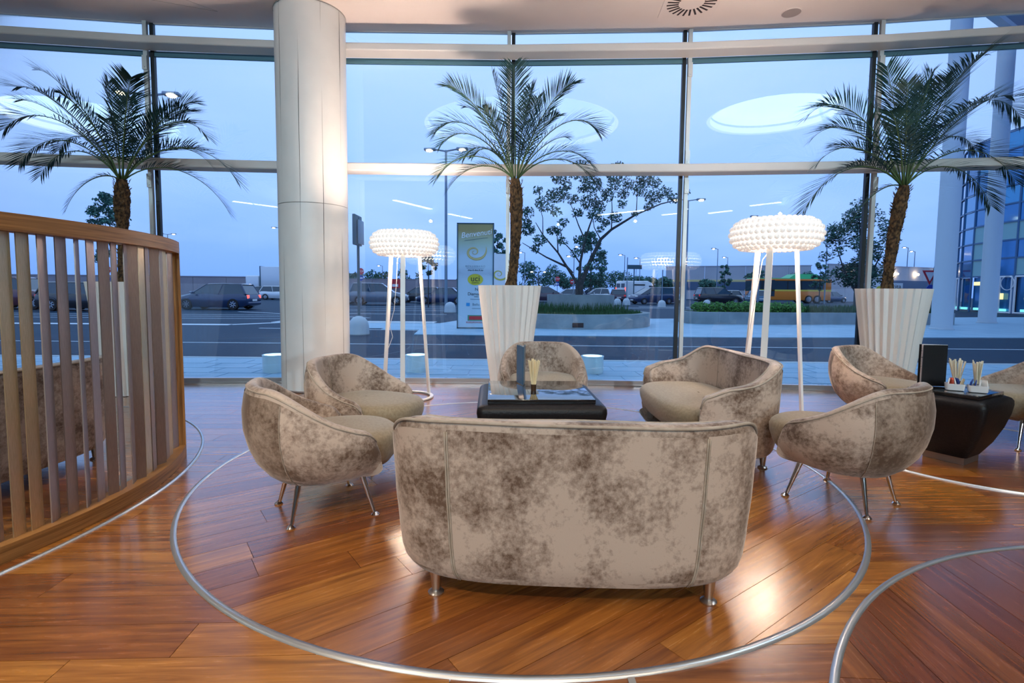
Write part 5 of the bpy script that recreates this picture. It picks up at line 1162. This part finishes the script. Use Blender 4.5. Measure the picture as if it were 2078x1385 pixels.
c4 = crown(-5.8, 36, 2.3, 3.7, .7, 20)
tree('young_tree', 'thin young tree behind the left floor lamp shade', (-5.8, 36, -.02), [([(-5.8, 36, -.02), (-5.8, 36, 3.2)], .045, .015)], c4, 700, .10, 24)
c5 = crown(-1.0, 34, 1.6, 5.0, .95, 36)
tree('slim_tree', 'slim tree between the welcome totem and the middle palm trunk', (-1.0, 34, -.02), [([(-1.0, 34, -.02), (-1.0, 34, 4.4)], .07, .015)], c5, 2200, .10, 25)
c6 = crown(9.6, 64, 1.5, 8.2, 1.9, 40)
tree('slim_tree', 'slim tree standing far behind the round bed', (9.6, 64, -.02), [([(9.6, 64, -.02), (9.6, 64, 7.4)], .14, .03)], c6, 2600, .18, 26)
far = [(-30, 92, 4.6, 5, 'round tree crown above the far wall left of the floor lamp'), (-26.0, 99, 4.8, 5, 'low far tree left of the red billboard'), (-19.3, 98, 5.6, 4.5, 'dark far tree behind the left floor lamp pole'), (-8.5, 100, 4.0, 5, 'low far tree left of the welcome totem'), (4.6, 92, 6.6, 6, 'dark far tree right of the middle planter'), (9.5, 96, 5.2, 5, 'far tree behind the stop sign'), (14.8, 98, 5.0, 5.5, 'far tree behind the tree trunk of the round bed'), (20.5, 104, 5.5, 6, 'far dark tree left of the direction board'), (25.5, 108, 4.7, 5, 'blue-green far tree right of the direction board'), (28.0, 100, 4.0, 4.5, 'low far tree behind the white van'), (22.0, 78, 3.6, 3.5, 'bright green low tree above the white van'), (29.5, 78, 3.2, 3.2, 'low tree behind the dark off-road cars'), (34.0, 72, 4.2, 3.2, 'leafy tree above the hedge beside the right floor lamp'), (43.0, 78, 4.6, 4, 'dark low tree behind the bus roof')]
for i, (x, y, h, w, lb) in enumerate(far):
    cc = [(x + tr.uniform(-w, w) * .42, y + tr.uniform(-1, 1), h * tr.uniform(.35, .82), w * tr.uniform(.16, .26)) for _ in range(16)]
    tree('far_tree', lb, (x, y, -.02), [([(x, y, -.02), (x, y, h * .7)], .16, .05)], cc, 1500, .24, 40 + i, 'leaf_mid' if i % 3 else 'leaf_dark', 'far trees beyond the car park')
for (x, y, h, lb) in ((25.2, 62, 4.6, 'small street tree left of the white roofed car'), (31.5, 66, 5.4, 'small street tree right of the far street lamp'), (33.0, 56, 4.7, 'small street tree left of the right floor lamp pole')):
    cc = crown(x, y, 1.4, h, 1.0, 18); tree('street_tree', lb, (x, y, -.02), [([(x, y, -.02), (x, y, h * .8)], .07, .02)], cc, 900, .14, int(x * 7), 'leaf_mid', 'street trees in the car park')

# ------------------------------------------------------------------ walls and warehouses beyond the car park
def slabs(name, label, cat, x0, y0, x1, y1, h, material, step, parts=()):
    d = Vector((x1 - x0, y1 - y0, 0)); t_ = thing(name, label, cat, (x0, y0, -.021), math.atan2(d.y, d.x)); l_ = d.length; n = max(1, int(l_ / step))
    for i in range(n): put(MB().b2(l_ * i / n + .02, l_ * (i + 1) / n - .02, 0, .3, 0, h), 'wall_panel', material, t_)
    put(MB().b2(-.1, l_ + .1, -.06, .36, h, h + .12), 'coping', material, t_)
    for (nm, a_, b_, z0, z1, mt) in parts: put(MB().b2(l_ * a_, l_ * b_, -.08, 0, z0, z1), nm, mt, t_)
    return t_
slabs('boundary_wall', 'long low concrete wall behind the cars at left', 'wall', -95, 70, -27, 75, 2.75, 'far_wall', 4.5)
slabs('boundary_wall', 'far concrete wall behind the parked cars near the left floor lamp', 'wall', -32, 89, -4, 90, 2.9, 'far_wall', 4.0)
slabs('warehouse', 'long grey warehouse behind the right floor lamp', 'building', 27, 92, 48, 84, 5.6, 'warehouse', 3.0, [('dark_band', 0, 1, 1.6, 3.0, 'dark_band'), ('lit_band', .05, .7, 3.0, 3.35, 'print_gold_pale')])
wh = slabs('warehouse', 'pale warehouse with wall lamps right of the right palm trunk', 'building', 46, 76, 76, 88, 5.4, 'warehouse', 3.4, [('dark_band', .2, .98, 1.7, 3.3, 'dark_band')])
for k in range(6): put(MB().rbox((4.5 + k * 5.0, -.25, 4.3), (.7, .5, .3), .1), 'wall_lamp', 'sodium_glow', wh, True)

# ------------------------------------------------------------------ round glass building at right, canopy and its columns
gb = thing('glass_building', 'round blue glass building with entrance doors at the right edge', 'building', (42, 33.5, -.021))
GR = 10.3
def arcp(r, a, z): return (r * math.cos(a), r * math.sin(a), z)
A_ = [math.radians(132 + k * 10.2) for k in range(17)]
zr_ = [2.42, 3.56, 4.7, 5.85, 7.0, 8.15, 9.3, 10.45, 11.6]
gp = random.Random(77)
for i in range(len(A_) - 1):
    for j in range(len(zr_) - 1):
        mb = MB(); g = .004; a0, a1 = A_[i] + g, A_[i + 1] - g; z0, z1 = zr_[j] + .03, zr_[j + 1] - .03
        mb.add([arcp(GR, a0, z0), arcp(GR, a1, z0), arcp(GR, a1, z1), arcp(GR, a0, z1), arcp(GR - .05, a0, z0), arcp(GR - .05, a1, z0), arcp(GR - .05, a1, z1), arcp(GR - .05, a0, z1)], [(0, 3, 2, 1), (4, 5, 6, 7), (0, 1, 5, 4), (1, 2, 6, 5), (2, 3, 7, 6), (3, 0, 4, 7)])
        lit = j <= 2 and 3 <= i <= 6 and gp.random() < .7
        put(mb, 'glass_panel', 'office_glow' if lit else ('office_glass_b' if gp.random() < .4 else 'office_glass'), gb)
for z in zr_: put(MB().lathe([(GR + .05, z - .05), (GR + .05, z + .05), (GR - .1, z + .05)], (0, 0, 0), 48, A_[0], A_[-1]), 'transom', 'facade_metal', gb)
for a in A_: put(MB().tube([arcp(GR + .03, a, 0), arcp(GR + .03, a, 11.6)], .06, 6), 'mullion', 'facade_metal', gb)
put(MB().lathe([(GR - .3, 11.6), (.01, 11.6)], (0, 0, 0), 48), 'roof', 'facade_metal', gb)
put(MB().lathe([(GR - 1.2, 0), (GR - 1.2, 11.5)], (0, 0, 0), 48), 'inner_wall', 'shop_dark', gb)
for i in range(len(A_) - 1):
    a0, a1 = A_[i] + .01, A_[i + 1] - .01; put(MB().add([arcp(GR - .1, a0, .12), arcp(GR - .1, a1, .12), arcp(GR - .1, a1, 2.36), arcp(GR - .1, a0, 2.36)], [(0, 3, 2, 1)]), 'shop_window', 'office_glass', gb)
    am = (a0 + a1) / 2
    if i in (1, 2, 3, 4, 5, 6):
        put(MB().box(arcp(GR - .02, am, .22), (.08, .9, .16), am), 'floor_light', 'shop_teal', gb)
    if i in (3, 4, 5): put(MB().rbox(arcp(GR + .02, am, 1.95 if i == 3 else 1.1), (.08, 1.0 if i == 3 else .5, .25 if i == 3 else .4), .03, am), 'shop_lamp', 'shop_warm', gb, True)
    if i in (1, 4, 5):
        dr = MB()
        for aa in (a0, am, a1): dr.tube([arcp(GR + .06, aa, .02), arcp(GR + .06, aa, 2.36)], .06, 6)
        dr.tube([arcp(GR + .06, a0, 2.36), arcp(GR + .06, a1, 2.36)], .06, 6); dr.tube([arcp(GR + .06, a0, .06), arcp(GR + .06, a1, .06)], .06, 6)
        put(dr, 'door_frame', 'sign_white', gb)
put(MB().lathe([(.42, -.02), (.46, -.02), (.46, .02), (.42, .02)], arcp(GR + .1, math.radians(181), 1.95), 24, M=Matrix.Rotation(math.radians(181), 3, 'Z') @ Matrix.Rotation(PI / 2, 3, 'Y')), 'ring_sign', 'sign_white', gb)
for (x, y, lb) in ((14.4, 17.4, 'nearer slender white outdoor column at the right edge'), (19.75, 21.6, 'farther slender white outdoor column at the right edge')):
    t_ = thing('outdoor_column', lb, 'column', (x, y, -.003), 0, 'white outdoor columns'); put(MB().lathe([(.33, 0), (.33, .05), (.30, .06), (.30, .16), (.295, .165), (.285, 11.0)], (0, 0, 0), 32), 'shaft', 'column_paint', t_, True); put(MB().lathe([(.345, 0), (.345, .03), (.335, .035)], (0, 0, 0), 32), 'base_ring', 'concrete_pale', t_)
cn = thing('canopy', 'blue canopy soffit over the outdoor columns at the top right', 'canopy', (0, 0, 0))
cpoly = [(13.6, 14.5), (14.0, 17.2), (16.7, 18.9), (20.6, 21.3), (24, 22.2), (30, 21.5), (33, 14), (30, 6), (20, 3)]
put(MB().prism(cpoly, 10.95, 11.6), 'slab', 'canopy_blue', cn)
fb = MB(); fb.tube([(p[0], p[1], 11.1) for p in cpoly[:6]], .28, 6); put(fb, 'edge_beam', 'column_paint', cn)
